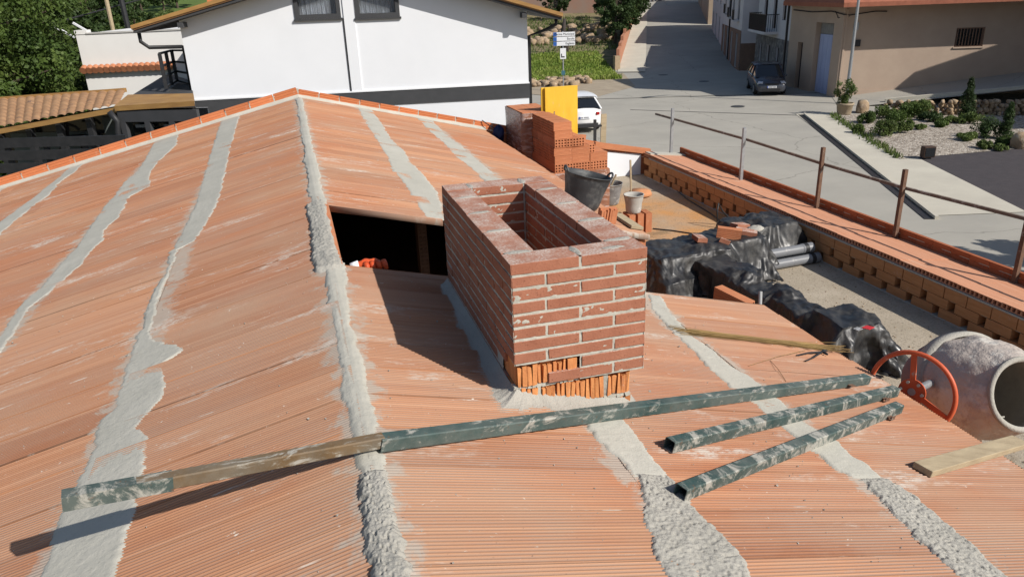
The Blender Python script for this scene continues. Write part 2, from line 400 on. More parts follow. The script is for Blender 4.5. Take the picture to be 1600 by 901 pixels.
# ------------------------------------------------------------------ the unfinished house
HOUSE = empty('unfinished_house', (0, 0, ZS), 0, 'unfinished brick house with bare ribbed clay roof boards, mortar strips and a red brick chimney', 'house')
GY = 9.9                       # gable
YB = -3.9                      # eave behind the camera
def tile_field(cols, name, zf):
    VS = []; FS = []; base = 0
    for (x0, x1, y0, y1, seed) in cols:
        rr = np.random.default_rng(seed)
        per = .0156; prof = np.array([(0, -.0032), (.0050, -.0028), (.0066, 0), (.0112, 0), (.0128, -.0026)])
        y0 = YB+per*math.ceil((y0-YB)/per-1e-6); n = int((y1-y0)/per)
        y = (y0+np.arange(n)[:, None]*per+prof[None, :, 0]).ravel(); dz = np.tile(prof[:, 1], n)
        k = np.floor(y/.25).astype(int); k0 = k.min(); nk = k.max()-k0+1
        off = rr.uniform(-.003, .003, nk); tilt = rr.uniform(-.008, .028, nk); tx = rr.uniform(-.002, .002, nk)
        fy = y/.25-k
        seam = np.where((fy < .022) | (fy > .99), -.020, 0)
        h = dz*rr.uniform(.6, 1.15, nk)[k-k0]+off[k-k0]+tilt[k-k0]*(fy-.5)*.25+seam
        a = np.stack([np.full_like(y, x0), y, zf(x0)+h], 1); b = np.stack([np.full_like(y, x1), y, zf(x1)+h+tx[k-k0]], 1)
        m = len(y); VS.append(np.concatenate([a, b])); i = np.arange(m-1)
        FS.append(np.stack([i, i+m, i+m+1, i+1], 1)+base); base += 2*m
        # soffit and edges
        t = .05; q = np.array([(x0, y0, zf(x0)-t), (x1, y0, zf(x1)-t), (x1, y1, zf(x1)-t), (x0, y1, zf(x0)-t), (x0, y0, zf(x0)-.001), (x1, y0, zf(x1)-.001), (x1, y1, zf(x1)-.001), (x0, y1, zf(x0)-.001)])
        VS.append(q); FS.append(np.array([(0, 3, 2, 1), (0, 1, 5, 4), (2, 3, 7, 6), (1, 2, 6, 5), (3, 0, 4, 7)])+base); base += 8
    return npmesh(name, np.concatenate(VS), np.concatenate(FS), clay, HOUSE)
zr = lambda x: -.6+RM*x
zl = lambda x: ZRG+LM*(x-XR)
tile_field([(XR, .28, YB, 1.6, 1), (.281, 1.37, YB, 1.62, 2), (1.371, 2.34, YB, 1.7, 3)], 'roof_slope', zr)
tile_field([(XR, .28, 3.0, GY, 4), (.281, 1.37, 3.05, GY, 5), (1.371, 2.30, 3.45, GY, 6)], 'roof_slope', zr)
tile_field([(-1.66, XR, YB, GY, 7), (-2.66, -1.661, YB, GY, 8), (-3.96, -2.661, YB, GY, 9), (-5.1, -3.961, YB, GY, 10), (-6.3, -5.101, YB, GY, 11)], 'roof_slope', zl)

def strip(name, xc, y0, y1, zf, w=.17, wob=.05, scal=0., side=1, thick=.012, rough=False, seed=0, nx=24, step=.018, mat=None, off=0.):
    ny = max(8, int((y1-y0)/step)); y = np.linspace(y0, y1, ny); u = np.linspace(0, 1, nx)
    sd = seed*31.7
    e1 = -w/2+wob*(fbm(y*1.7+sd, y*0+1, seed)-.5)*2+.02*(vn(y*14+sd, y*0, seed+3)-.5)+.012*(vn(y*45, y*0+sd, seed+7)-.5)
    e2 = w/2+wob*(fbm(y*1.3+sd, y*0+9, seed+1)-.5)*2+.02*(vn(y*11+sd, y*0, seed+4)-.5)+.012*(vn(y*50, y*0+sd, seed+8)-.5)
    if scal:
        ph = y*1.9+1.1*vn(y*.9+sd, y*0, seed+5); lob = (.35*np.abs(np.sin(ph*math.pi))**.6*vn(np.floor(ph)*1.37+.5, y*0+.5, seed+6)*1.6+1.1*np.clip(fbm(y*.8+sd, y*0+4, seed+9)-.3, 0, 1)+.25*vn(y*3.1, y*0+sd, seed+10))
        if side > 0: e2 = e2+scal*lob
        else: e1 = e1-scal*lob
    X = xc+off+e1[:, None]+(e2-e1)[:, None]*u[None, :]; Y = np.repeat(y[:, None], nx, 1)
    Y = Y+.0*X
    crown = np.clip(np.minimum(u, 1-u)*9, 0, 1)**.8
    zb = np.vectorize(zf)(X)
    ef = np.clip(np.minimum(y-y0, y1-y)/.05, 0, 1)[:, None]**.7
    crown = crown[None, :]*ef
    H = -.007+(thick+.007)*crown*np.ones_like(X)
    H = H+.006*(fbm(X*9, Y*4, seed+11)-.5)*crown
    # trowel strokes
    H = H+.004*(vn(X*6+2.5*Y, Y*2.2, seed+12)-.5)*crown
    if rough: H = H+crown*(.008*(vn(X*95, Y*95, seed+13)-.45)+.007*(vn(X*160, Y*160, seed+14)-.5)+.007*(vn(X*30, Y*30, seed+15)-.5))
    P = np.stack([X, Y, zb+H], -1)
    return npmesh(name, P, gridfaces(ny, nx)[:, ::-1], mat or (mortar_rough if rough else mortar), HOUSE, True)
zridge = lambda x: (zr(x) if x > XR else zl(x))
# measured outlines of the mortar strips: (y, left x, right x)
STRIPS = {
    'A': [(9.517, -1.836, -1.543), (7.028, -1.775, -1.515), (4.44, -1.688, -1.464), (3.71, -1.703, -1.495), (3.137, -1.721, -1.561), (3.049, -1.741, -1.667), (2.529, -1.705, -1.666), (2.264, -1.739, -1.674), (1.937, -1.736, -1.667), (1.634, -1.706, -1.637), (1.517, -1.718, -1.647), (1.348, -1.71, -1.6), (1.17, -1.706, -1.45), (1.071, -1.704, -1.416), (1.001, -1.69, -1.502), (0.899, -1.698, -1.481), (0.66, -1.68, -1.443), (0.596, -1.732, -1.454), (0.394, -1.7, -1.523), (0.27, -1.699, -1.454), (0.129, -1.709, -1.437), (0.023, -1.703, -1.432), (-0.062, -1.721, -1.447), (-0.227, -1.709, -1.426), (-0.328, -1.702, -1.434), (-0.48, -1.69, -1.43), (-0.648, -1.689, -1.431)],
    'B': [(9.777, -2.835, -2.457), (8.752, -2.76, -2.359), (7.695, -2.699, -2.459), (6.971, -2.752, -2.46), (6.092, -2.727, -2.314), (5.88, -2.744, -2.492), (4.934, -2.705, -2.435), (4.575, -2.682, -2.505), (4.186, -2.667, -2.423), (3.907, -2.688, -2.474), (3.574, -2.691, -2.455), (3.245, -2.692, -2.522), (3.032, -2.748, -2.571), (2.812, -2.73, -2.639), (2.395, -2.695, -2.6), (2.118, -2.735, -2.585), (1.734, -2.818, -2.587)],
    'D': [(9.636, 0.246, 0.472), (8.612, 0.204, 0.464), (7.624, 0.193, 0.431), (6.885, 0.187, 0.408), (6.18, 0.178, 0.452), (5.496, 0.165, 0.419), (4.911, 0.127, 0.443), (4.437, 0.149, 0.441), (3.982, 0.159, 0.434), (3.136, 0.146, 0.32)],
    'E': [(9.727, 1.177, 1.44), (8.404, 1.131, 1.366), (7.332, 1.143, 1.39), (6.381, 1.077, 1.37), (5.774, 1.131, 1.372), (5.169, 1.103, 1.362), (4.359, 1.203, 1.509)],
    'F': [(1.657, 1.397, 1.497), (1.4, 1.298, 1.434), (0.968, 1.226, 1.344), (0.744, 1.224, 1.377), (0.525, 1.183, 1.367), (0.339, 1.187, 1.405), (0.193, 1.189, 1.412), (-0.002, 1.204, 1.378), (-0.125, 1.219, 1.408), (-0.242, 1.22, 1.436), (-0.353, 1.225, 1.43), (-0.457, 1.238, 1.442), (-0.546, 1.276, 1.422)],
    'Fr': [(-0.522, 1.286, 1.471), (-0.578, 1.291, 1.473), (-0.742, 1.266, 1.48), (-0.905, 1.23, 1.456), (-1.053, 1.223, 1.449), (-1.124, 1.22, 1.435), (-1.37, 1.225, 1.478)],
    'G': [(-0.099, 0.239, 0.449), (-0.194, 0.239, 0.443), (-0.351, 0.247, 0.431), (-0.441, 0.278, 0.424), (-0.56, 0.276, 0.433)],
    'Gr': [(-0.518, 0.285, 0.441), (-0.568, 0.287, 0.444), (-0.636, 0.266, 0.439), (-0.759, 0.213, 0.426), (-0.872, 0.179, 0.457), (-0.979, 0.154, 0.454), (-1.078, 0.134, 0.443), (-1.292, 0.095, 0.464)],
    'H': [(1.469, -0.684, -0.556), (1.222, -0.69, -0.576), (1.007, -0.696, -0.587), (0.622, -0.688, -0.597), (0.304, -0.689, -0.58), (0.034, -0.703, -0.585), (-0.108, -0.689, -0.583), (-0.19, -0.684, -0.583), (-0.326, -0.693, -0.588), (-0.458, -0.683, -0.587), (-0.551, -0.683, -0.592)],
    'Hr': [(-0.525, -0.685, -0.593), (-0.574, -0.681, -0.589), (-0.68, -0.687, -0.582), (-0.778, -0.689, -0.584), (-0.871, -0.693, -0.588), (-0.955, -0.694, -0.59), (-1.019, -0.691, -0.591), (-1.21, -0.698, -0.585)],
}
def tstrip(name, key, zf, thick=.0035, rough=False, seed=0, y_end=None, y_start=None, jg=1.):
    a = sorted(STRIPS[key]); 
    if y_end: a = a+[(y_end, a[-1][1], a[-1][2])]
    if y_start: a = [(y_start, a[0][1], a[0][2])]+a
    a = np.array(a); y0, y1 = a[0, 0], a[-1, 0]
    near = 1 if y0 < 2 else 0
    step = .004 if rough else .012
    ny = int((y1-y0)/step); nx = 54 if rough else 26; y = np.linspace(y0, y1, ny); u = np.linspace(0, 1, nx); sd = seed*31.7
    jag = lambda s_: jg*(.016*(vn(y*16+sd, y*0, seed+s_)-.5)+.014*(vn(y*42+sd, y*0, seed+s_+1)-.5)+.008*(vn(y*95+sd, y*0, seed+s_+2)-.5))
    e1 = np.interp(y, a[:, 0], a[:, 1])+jag(1); e2 = np.interp(y, a[:, 0], a[:, 2])+jag(5)
    X = e1[:, None]+(e2-e1)[:, None]*u[None, :]; Y = np.repeat(y[:, None], nx, 1)
    d = np.minimum(X-e1[:, None], e2[:, None]-X); crown = np.clip(d/.018, 0, 1)**.7*np.clip(np.minimum(y-y0, y1-y)/.03, 0, 1)[:, None]**.6
    zb = np.vectorize(zf)(X)
    H = -.006+(thick+.006)*crown+.004*(fbm(X*7, Y*3, seed+11)-.5)*crown+.003*(vn(X*9+3*Y, Y*2.6, seed+12)-.5)*crown+.0016*(vn(X*70, Y*70, seed+16)-.5)*crown
    if rough:
        g1 = vn(X*150, Y*150, seed+13); g2 = vn(X*95+7, Y*95, seed+14); g3 = vn(X*22, Y*22, seed+15)
        pit = np.clip((.34-g2)/.2, 0, 1)
        H = H+crown*(.0055*(g1-.5)+.006*(g3-.5)-.006*pit)
    P = np.stack([X, Y, zb+H], -1)
    return npmesh(name, P, gridfaces(ny, nx)[:, ::-1], mortar_rough if rough else mortar, HOUSE, True)
zridge = lambda x: min(zr(x), zl(x), ZRG-.004)
strip('ridge_mortar', XR, 3.02, GY-.05, zridge, .11, .03, thick=.007, seed=20)
tstrip('ridge_mortar', 'H', zridge, .004, seed=21, jg=.7, y_end=1.66)
tstrip('ridge_mortar', 'Hr', zridge, .012, True, seed=22, y_start=YB)
strip('ridge_mortar', XR-.012, 1.50, 3.12, zridge, .11, .07, thick=.020, rough=True, seed=23, step=.008, nx=30)
tstrip('mortar_strip', 'D', zr, seed=30, y_end=GY-.03, y_start=3.02); tstrip('mortar_strip', 'E', zr, seed=31, y_end=GY-.03, y_start=3.2)
tstrip('mortar_strip', 'F', zr, seed=34); tstrip('mortar_strip', 'Fr', zr, .008, True, seed=35, y_start=YB)
tstrip('mortar_strip', 'G', zr, seed=32); tstrip('mortar_strip', 'Gr', zr, .008, True, seed=33, y_start=YB)
tstrip('mortar_strip', 'A', zl, seed=36, y_end=GY-.03, y_start=YB); tstrip('mortar_strip', 'B', zl, seed=37, y_end=GY-.03, y_start=YB)
strip('mortar_strip', -3.98, 2.0, GY-.03, zl, .17, .05, scal=.10, side=1, seed=38, thick=.006)
strip('mortar_strip', -5.1, 4.0, GY-.03, zl, .17, .05, scal=.10, side=1, seed=40, thick=.006)
# mortar along the gable foot
def gable_fillet(x0, x1, zf, seed):
    x = np.linspace(x0, x1, int(abs(x1-x0)/.03)); u = np.linspace(0, 1, 8)
    e = .07+.05*fbm(x*3, x*0, seed); Y = (GY+.01)-e[:, None]*(1-u)[None, :]; X = np.repeat(x[:, None], 8, 1)
    Z = np.vectorize(zf)(X)-.004+.05*u[None, :]**2+.01*(fbm(X*14, Y*14, seed)-.4)
    npmesh('gable_mortar', np.stack([X, Y, Z], -1), gridfaces(len(x), 8), mortar, HOUSE, True)
gable_fillet(-6.3, XR, zl, 50); gable_fillet(XR, 2.35, zr, 51)
# ribbed edge bricks along the gable and the eave
def ribbed_brick(L, H, T, nr=3):
    mb = MB(); prof = [(-T/2, -H/2)]
    for k in range(nr):
        z = -H/2+H*(k+1)/(nr+1); prof += [(-T/2, z-.007), (-T/2+.005, z-.004), (-T/2+.005, z+.004), (-T/2, z+.007)]
    prof += [(-T/2, H/2), (T/2, H/2)]
    for k in range(nr, 0, -1):
        z = -H/2+H*k/(nr+1); prof += [(T/2, z+.007), (T/2-.005, z+.004), (T/2-.005, z-.004), (T/2, z-.007)]
    prof += [(T/2, -H/2)]
    n = len(prof); vs = [(-L/2, y, z) for y, z in prof]+[(L/2, y, z) for y, z in prof]
    mb.add(vs, [tuple(range(n)), tuple(range(2*n-1, n-1, -1))]+[(i, n+i, n+(i+1) % n, (i+1) % n) for i in range(n)])
    return mb
def place_edge(me, p, ang_y, rz=0, jit=.0):
    o = bpy.data.objects.new('edge_brick', me); COL.objects.link(o); o.parent = HOUSE
    o.location = Vector(p)-Vector((0, 0, ZS)); o.rotation_euler = (random.uniform(-.02, .02), ang_y, rz+random.uniform(-.01, .01)); return o
mL = ribbed_brick(.365, .150, .05).build('edge_brick', edge_clay); mR = ribbed_brick(.305, .12, .05).build('edge_brick', edge_clay)
mE = ribbed_brick(.245, .12, .04, 1).build('edge_brick', clay_m('eave edge clay', (.36, .125, .055), (.28, .085, .04), (5, 5, 40), .3))
meL, meR, meE = mL.data, mR.data, mE.data
for o in (mL, mR, mE): bpy.data.objects.remove(o)
aL = -math.atan(LM); aR = math.atan(-RM)
s = .19; jm = MB()
while True:
    x = XR-s*math.cos(aL)
    if x < -6.3: break
    place_edge(meL, (x, GY+.03, zl(x)+.076), aL); xx = XR-(s+.191)*math.cos(aL)
    jm = MB(); jm.box((xx, GY+.03, zl(xx)+.073), (.02, .044, .148), jit=.003); jm.build('joint_mortar', mortar, HOUSE); s += .381
s = .16
while True:
    x = XR+s*math.cos(aR)
    if x > 5.75: break
    place_edge(meR, (x, GY+.03, zr(x)+.061), aR); xx = XR+(s+.16)*math.cos(aR)
    jm = MB(); jm.box((xx, GY+.03, zr(xx)+.058), (.018, .044, .12), jit=.003); jm.build('joint_mortar', mortar, HOUSE); s += .32
jm = MB(); jm.box((XR, GY+.03, ZRG+.05), (.03, .046, .15), jit=.004)
jm.build('joint_mortar', mortar, HOUSE)
# chimney -----------------------------------------------------------------
CW, CL, CT, BH, PZ = .578, 1.39, .137, .0445, .0553
bm_ = MB(); mm_ = MB()
def course(mb, z, x0, x1, axis, fixed, lens, start, joint=.010, th=CT, skip=None):
    p = start
    for L in lens:
        a, b = p, p+L
        if axis == 'x': c = ((a+b)/2, fixed, z); sz = (L, th, BH)
        else: c = (fixed, (a+b)/2, z); sz = (th, L, BH)
        if not (skip and skip(c)): mb.box((c[0]+random.uniform(-.0015, .0015), c[1]+random.uniform(-.0015, .0015), c[2]+random.uniform(-.001, .001)), sz, Matrix.Rotation(random.uniform(-.006, .006), 3, 'Z'), .0012)
        p = b+joint
hb = .137; fb = .284
for i in range(13):
    z = -BH/2-i*PZ
    odd = i % 2
    hide = lambda c: (c[1] < .2 and ((c[0] < .285 and c[2] < -.44) or c[2] < -.55))
    if i < 8: lim = None
    else: lim = hide
    if not odd:
        course(bm_, z, 0, CW, 'x', CT/2, [fb, fb], 0, skip=lim)
        course(bm_, z, 0, CW, 'x', CL-CT/2, [hb, fb, .137], 0, skip=lim)
        for xf in (CT/2, CW-CT/2): course(bm_, z, 0, 0, 'y', xf, [.30, .31, .30, .155], CT+.010, skip=lim)
    else:
        course(bm_, z, 0, CW, 'x', CT/2, [fb], .147, skip=lim)
        course(bm_, z, 0, CW, 'x', CL-CT/2, [fb], .147, skip=lim)
        for xf in (CT/2, CW-CT/2): course(bm_, z, 0, 0, 'y', xf, [fb, .30, .31, .31, .146], 0, skip=lim)
# mortar core, a little behind the brick faces, ragged
def mortar_wall(mb, x0, x1, y0, y1, z0, z1, nrm, step=.011, amp=.006, inset=.004):
    if nrm == 'y': us = np.linspace(x0, x1, max(3, int((x1-x0)/step)))
    else: us = np.linspace(y0, y1, max(3, int((y1-y0)/step)))
    zs = np.linspace(z0, z1, max(3, int((z1-z0)/step))); return us, zs
CH = None
chim = bm_.build('chimney', brick_red, HOUSE, bevel=.0025)
def ragged(u0, u1, z0, z1, place, seed, name='mortar_joint', amp=.007, base=-.005, step=.009, mat=None):
    us = np.linspace(u0, u1, max(3, int((u1-u0)/step))); zs = np.linspace(z0, z1, max(3, int((z1-z0)/step)))
    Ug, Zg = np.meshgrid(us, zs, indexing='ij'); d = base+amp*(fbm(Ug*38, Zg*70, seed)-.35)*2
    P = place(Ug, Zg, d); o = npmesh(name, np.stack(P, -1), gridfaces(len(us), len(zs)), mat or mortar, chim, True, local=False); return o
zb_ = -.72
def joinrag(specs, name):
    VS = []; FS = []; b = 0
    for (u0, u1, z0, z1, place, seed, amp, base) in specs:
        step = .009
        us = np.linspace(u0, u1, max(3, int((u1-u0)/step))); zs = np.linspace(z0, z1, max(3, int((z1-z0)/step)))
        Ug, Zg = np.meshgrid(us, zs, indexing='ij'); d = base+amp*(fbm(Ug*45, Zg*80, seed)-.45)*2
        P = np.stack(place(Ug, Zg, d), -1).reshape(-1, 3); VS.append(P); FS.append(gridfaces(len(us), len(zs))+b); b += len(P)
    return npmesh(name, np.concatenate(VS), np.concatenate(FS), mortar, chim, True)
I0 = lambda *a: None
joinrag([
    (.0, CW, -.44, -.003, lambda u, z, d: (u, 0-d, z), 60, .0045, -.0030),
    (.285, CW, -.55, -.44, lambda u, z, d: (u, 0-d, z), 66, .0045, -.0030),
    (0, CL, -.44, -.003, lambda u, z, d: (0-d, u, z), 61, .004, -.004),
    (.2, CL, -.70, -.44, lambda u, z, d: (0-d, u, z), 59, .004, -.004),
    (0, CL, -.55, -.003, lambda u, z, d: (CW+d, u, z), 58, .005, -.004),
    (.2, CL, -.80, -.55, lambda u, z, d: (CW+d, u, z), 62, .007, -.004),
    (0, CW, -.75, -.003, lambda u, z, d: (u, CL+d, z), 63, .007, -.004),
    (CT, CL-CT, -.72, -.003, lambda u, z, d: (CT+d, u, z), 64, .007, -.004),
    (CT, CL-CT, -.72, -.003, lambda u, z, d: (CW-CT-d, u, z), 65, .007, -.004),
    (CT, CW-CT, -.72, -.003, lambda u, z, d: (u, CT+d, z), 67, .007, -.004),
    (CT, CW-CT, -.72, -.003, lambda u, z, d: (u, CL-CT-d, z), 68, .007, -.004),
    (0.003, CW-.003, .003, CT-.003, lambda u, w, d: (u, w, -.004+d), 69, .006, -.002),
    (0.003, CW-.003, CL-CT+.003, CL-.003, lambda u, w, d: (u, w, -.004+d), 70, .006, -.002),
    (.003, CT-.003, CT, CL-CT, lambda u, w, d: (u, w, -.004+d), 71, .006, -.002),
    (CW-CT+.003, CW-.003, CT, CL-CT, lambda u, w, d: (u, w, -.004+d), 72, .006, -.002)], 'mortar_joint')
# spilled mortar lumps over the top joints
lump = MB()
def blob(mb, c, rx, ry, rz_, seed, n=14, m=7):
    rr = np.random.default_rng(seed); rings = []
    for j in range(m+1):
        th = math.pi/2*(1-j/m); ring = []
        for k in range(n):
            a = 2*math.pi*k/n; q = 1+.35*(float(vn(np.array(math.cos(a)*1.7+seed), np.array(math.sin(a)*1.7+j*.3), seed))-.5)*2
            ring.append((c[0]+rx*q*math.sin(math.pi/2*(1-j/m)+1e-3)*math.cos(a), c[1]+ry*q*math.sin(math.pi/2*(1-j/m)+1e-3)*math.sin(a), c[2]+rz_*math.cos(th)*(.7+.6*rr.random()*.5)))
        rings.append(ring)
    mb.rings(rings, False)
for i, (x, y, rx, ry) in enumerate([(.07, .142, .06, .02), (.07, .452, .06, .022), (.07, .772, .058, .02), (.07, 1.082, .058, .018), (.508, .142, .07, .022), (.51, .455, .065, .025), (.508, .77, .06, .02), (.508, 1.08, .06, .018), (.291, .075, .02, .06), (.142, 1.32, .018, .055), (.436, 1.32, .02, .06), (.45, .05, .05, .02)]):
    lump = MB(); blob(lump, (x, y, -.002), rx, ry, .008, 100+i); lump.build('mortar_lump', mortar_rough, chim, True)
# broken hollow blocks under the facing bricks
hb_m = MB()
def ribblock(mb, x0, x1, z0, z1, y, seed, rib=.021, back=.19, face=1):
    rr = random.Random(seed); n = max(2, int((x1-x0)/rib)); w = (x1-x0)/n
    mb.box(((x0+x1)/2, y+.02+back/2, (z0+z1)/2), (x1-x0, back, z1-z0))
    for k in range(n):
        xc = x0+(k+.5)*w; h = (z1-z0)*rr.uniform(.8, 1.0); o = rr.uniform(-.003, .003)
        mb.box((xc, y+.010+o, z0+h/2+rr.uniform(0, .006)), (w*rr.uniform(.62, .9), .022, h), jit=.004)
ribblock(hb_m, .012, .275, -.548, -.448, .012, 1); ribblock(hb_m, .005, .100, -.66, -.556, .016, 2); ribblock(hb_m, .115, .40, -.665, -.560, .014, 3)
ribblock(hb_m, .415, .525, -.665, -.560, .018, 4); ribblock(hb_m, .17, .255, -.72, -.675, .02, 5); ribblock(hb_m, .275, .525, -.74, -.675, .018, 6)
hb_m.box((.245, .030, -.50), (.025, .05, .10))
hb_m.build('base_block', hollow_raw, chim)
mj = MB(); 
for (x0, x1, z) in ((.0, .29, -.553), (0, .53, -.670)): 
    for k in range(int((x1-x0)/.02)): mj.box((x0+.01+k*.02, .035, z), (.022, .035+random.uniform(0, .012), .011+random.uniform(0, .005)), jit=.003)
for x in (.107, .407, .265): mj.box((x, .035, -.61 if x != .265 else -.705), (.016, .034, .11 if x != .265 else .06), jit=.004)
mj.build('mortar_joint', mortar, chim)
# mortar skirt round the foot of the chimney
def skirt(path, wfun, seed, name='mortar_skirt', up=.05):
    VS = []; n = len(path); m = 9
    pts = np.array(path, float); seg = np.linspace(0, n-1, (n-1)*40+1)
    px_ = np.interp(seg, np.arange(n), pts[:, 0]); py_ = np.interp(seg, np.arange(n), pts[:, 1]); nx_ = np.interp(seg, np.arange(n), pts[:, 2]); ny_ = np.interp(seg, np.arange(n), pts[:, 3])
    wv = np.interp(seg, np.arange(n), pts[:, 4])*(1+.7*(fbm(seg*2.1, seg*0, seed)-.5)+.12*(vn(seg*9, seg*0, seed+1)-.5))
    u = np.linspace(0, 1, m)
    X = px_[:, None]+nx_[:, None]*wv[:, None]*u; Y = py_[:, None]+ny_[:, None]*wv[:, None]*u
    Z = zr(X)-.005+up*(1-u)**2.6+.007*(fbm(X*40, Y*40, seed)-.3)*(1-u*.6)+np.where(u > .97, -.006, 0)
    npmesh(name, np.stack([X, Y, Z], -1), gridfaces(len(seg), m), mortar_rough, HOUSE, True)
skirt([(-.0, 1.42, -1, .0, .07), (-.0, .7, -1, 0, .08), (0, .1, -1, 0, .12), (0.01, .02, -.7, -.7, .16), (.1, .03, 0, -1, .13), (.3, .03, 0, -1, .12), (.5, .03, .1, -1, .11), (.54, .05, .7, -.5, .10), (.55, .3, 1, 0, .06), (.57, 1.42, 1, 0, .06)], None, 80)

# attic below the opening, walls, floor slab -------------------------------------------------
w = MB()
w.box((-1.95, 3, ZF-.15), (8.6, 13.9, .3)); w.box((4.2, 3, ZF-.15), (3.7, 13.9, .3))
fl = MB(); fl.box((0, 0, 0), (.1, .1, .1))
terr = MB()
terr.add([(2.4, YB, ZF), (6.0, YB, ZF), (6.0, GY, ZF), (2.4, GY, ZF), (2.4, YB, ZF-.25), (6.0, YB, ZF-.25), (6.0, GY, ZF-.25), (2.4, GY, ZF-.25)], [(0, 1, 2, 3), (4, 7, 6, 5), (0, 4, 5, 1), (1, 5, 6, 2), (2, 6, 7, 3), (3, 7, 4, 0)])
terr.build('terrace_floor', floor_mat, HOUSE)
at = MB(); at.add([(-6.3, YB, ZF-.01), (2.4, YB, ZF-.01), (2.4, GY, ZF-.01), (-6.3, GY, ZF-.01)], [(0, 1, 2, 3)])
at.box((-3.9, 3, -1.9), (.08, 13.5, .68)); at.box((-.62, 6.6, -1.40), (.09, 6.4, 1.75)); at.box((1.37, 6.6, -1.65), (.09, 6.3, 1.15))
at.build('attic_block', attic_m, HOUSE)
ow = MB()
ow.add([(-6.3, YB, ZS), (6.0, YB, ZS), (6.0, GY+.08, ZS), (-6.3, GY+.08, ZS), (-6.3, YB, ZF), (6.0, YB, ZF), (6.0, GY+.08, ZF), (-6.3, GY+.08, ZF)], [(0, 1, 5, 4), (1, 2, 6, 5), (3, 0, 4, 7), (2, 3, 7, 6)])
# gable triangle
def gpoly(y): return [(-6.3, y, ZF), (5.9, y, ZF), (5.9, y, zr(5.9)-.01), (2.3, y, zr(2.3)-.01), (XR, y, ZRG-.01), (-6.3, y, zl(-6.3)-.01)]
g0, g1 = gpoly(GY-.005), gpoly(GY+.08)
ow.add(g0+g1, [(0, 1, 2, 3, 4, 5), (11, 10, 9, 8, 7, 6)]+[(i, (i+1) % 6, 6+(i+1) % 6, 6+i) for i in range(6)])
ow.box((2.36, -1.0, (ZF+zr(2.34))/2-.03), (.10, 5.3, zr(2.34)-ZF-.07)); ow.box((2.26, 6.7, (ZF+zr(2.3))/2-.03), (.08, 6.3, zr(2.3)-ZF-.07))
ow.box((-6.26, 3, (ZF+zl(-6.3))/2-.04), (.08, 13.6, zl(-6.3)-ZF-.08))
ow.build('wall', hollow, HOUSE)
# end of the partition under the ridge, with rows of holes
def hole_face(mb, o, ux, uz, n, W_, H_, nx, nz, depth=.05, rim=.22):
    """perforated brick end: frame quads + sunk cells. o corner, ux,uz unit vectors, n outward"""
    o = Vector(o); ux = Vector(ux); uz = Vector(uz); n = Vector(n); cw = W_/nx; ch = H_/nz
    for i in range(nx):
        for j in range(nz):
            a = o+ux*cw*i+uz*ch*j; P = [a, a+ux*cw, a+ux*cw+uz*ch, a+uz*ch]
            mx, mz = cw*rim, ch*rim; Q = [a+ux*mx+uz*mz, a+ux*(cw-mx)+uz*mz, a+ux*(cw-mx)+uz*(ch-mz), a+ux*mx+uz*(ch-mz)]
            D = [q-n*depth for q in Q]; vs = P+Q+D
            fs = [(k, (k+1) % 4, 4+(k+1) % 4, 4+k) for k in range(4)]+[(4+k, 4+(k+1) % 4, 8+(k+1) % 4, 8+k) for k in range(4)]+[(8, 9, 10, 11)]
            mb.add(vs, fs)
pw = MB()
for k in range(5): hole_face(pw, (-.575, 1.62+.28*k, -.452-.052), (0, 1, 0), (0, 0, 1), (1, 0, 0), .265, .052, 9, 1, .03)
pw.box((-.60, 2.3, -.50), (.05, 1.4, .11))
pw.build('ridge_partition', hollow, HOUSE); pw = MB()
for k in range(7):
    hole_face(pw, (.30, 4.60, -.80-.125*(k+1)), (1, 0, 0), (0, 0, 1), (0, -1, 0), .09, .12, 2, 3, .05); 
pw.box((.345, 4.70, -1.24), (.09, .18, .90)); pw.build('partition', attic_m, HOUSE)  # dark clay colour stands in for the dim light on this column
pc = MB()
for k in range(8):
    hole_face(pc, (2.18, 3.49, zr(2.25)-.06-.125*(k+1)), (1, 0, 0), (0, 0, 1), (0, -1, 0), .085, .12, 2, 3, .05)
    pc.box((2.2225, 3.57, zr(2.25)-.06-.125*(k+.52)), (.085, .155, .12))
pc.build('partition', hollow, HOUSE)

# terrace parapet ---------------------------------------------------------------------------
XL = 5.25
lat = MB(); latm = MB()
y = 9.75; k = 0
while y > -3.6:
    for row in range(2):
        yy = y-.28/2-(.18 if row else 0)
        lat.box((XL+.055, yy, ZF+.005+.052+row*.108), (.11, .275, .100), Matrix.Rotation(random.uniform(-.02, .02), 3, 'Z'), .002)
    y -= .36; k += 1
y = 9.78
while y > -3.6:
    lat.box((XL+.06, y-.135, -2.02+.058), (.12, .266, .114), Matrix.Rotation(random.uniform(-.01, .01), 3, 'Z'), .002); y -= .276
lat.build('lattice_wall', brown_clay, HOUSE)
latm.box((XL+.065, 3, -1.897), (.12, 13.2, .016)); latm.box((XL+.07, 3, -2.027), (.10, 13.2, .012)); latm.box((XL+.07, 3, ZF+.004), (.16, 13.2, .01))
latm.build('lattice_mortar', mortar, HOUSE)
lb_ = MB(); lb_.box((XL+.50, 3, -2.10), (.05, 13.2, .27)); lb_.build('lattice_shade_sheet', attic_m, HOUSE)  # dark sheet added behind the lattice so its gaps look shaded
sl = MB()
sd = -.12
zd = lambda x: -1.83+sd*(x-XL)
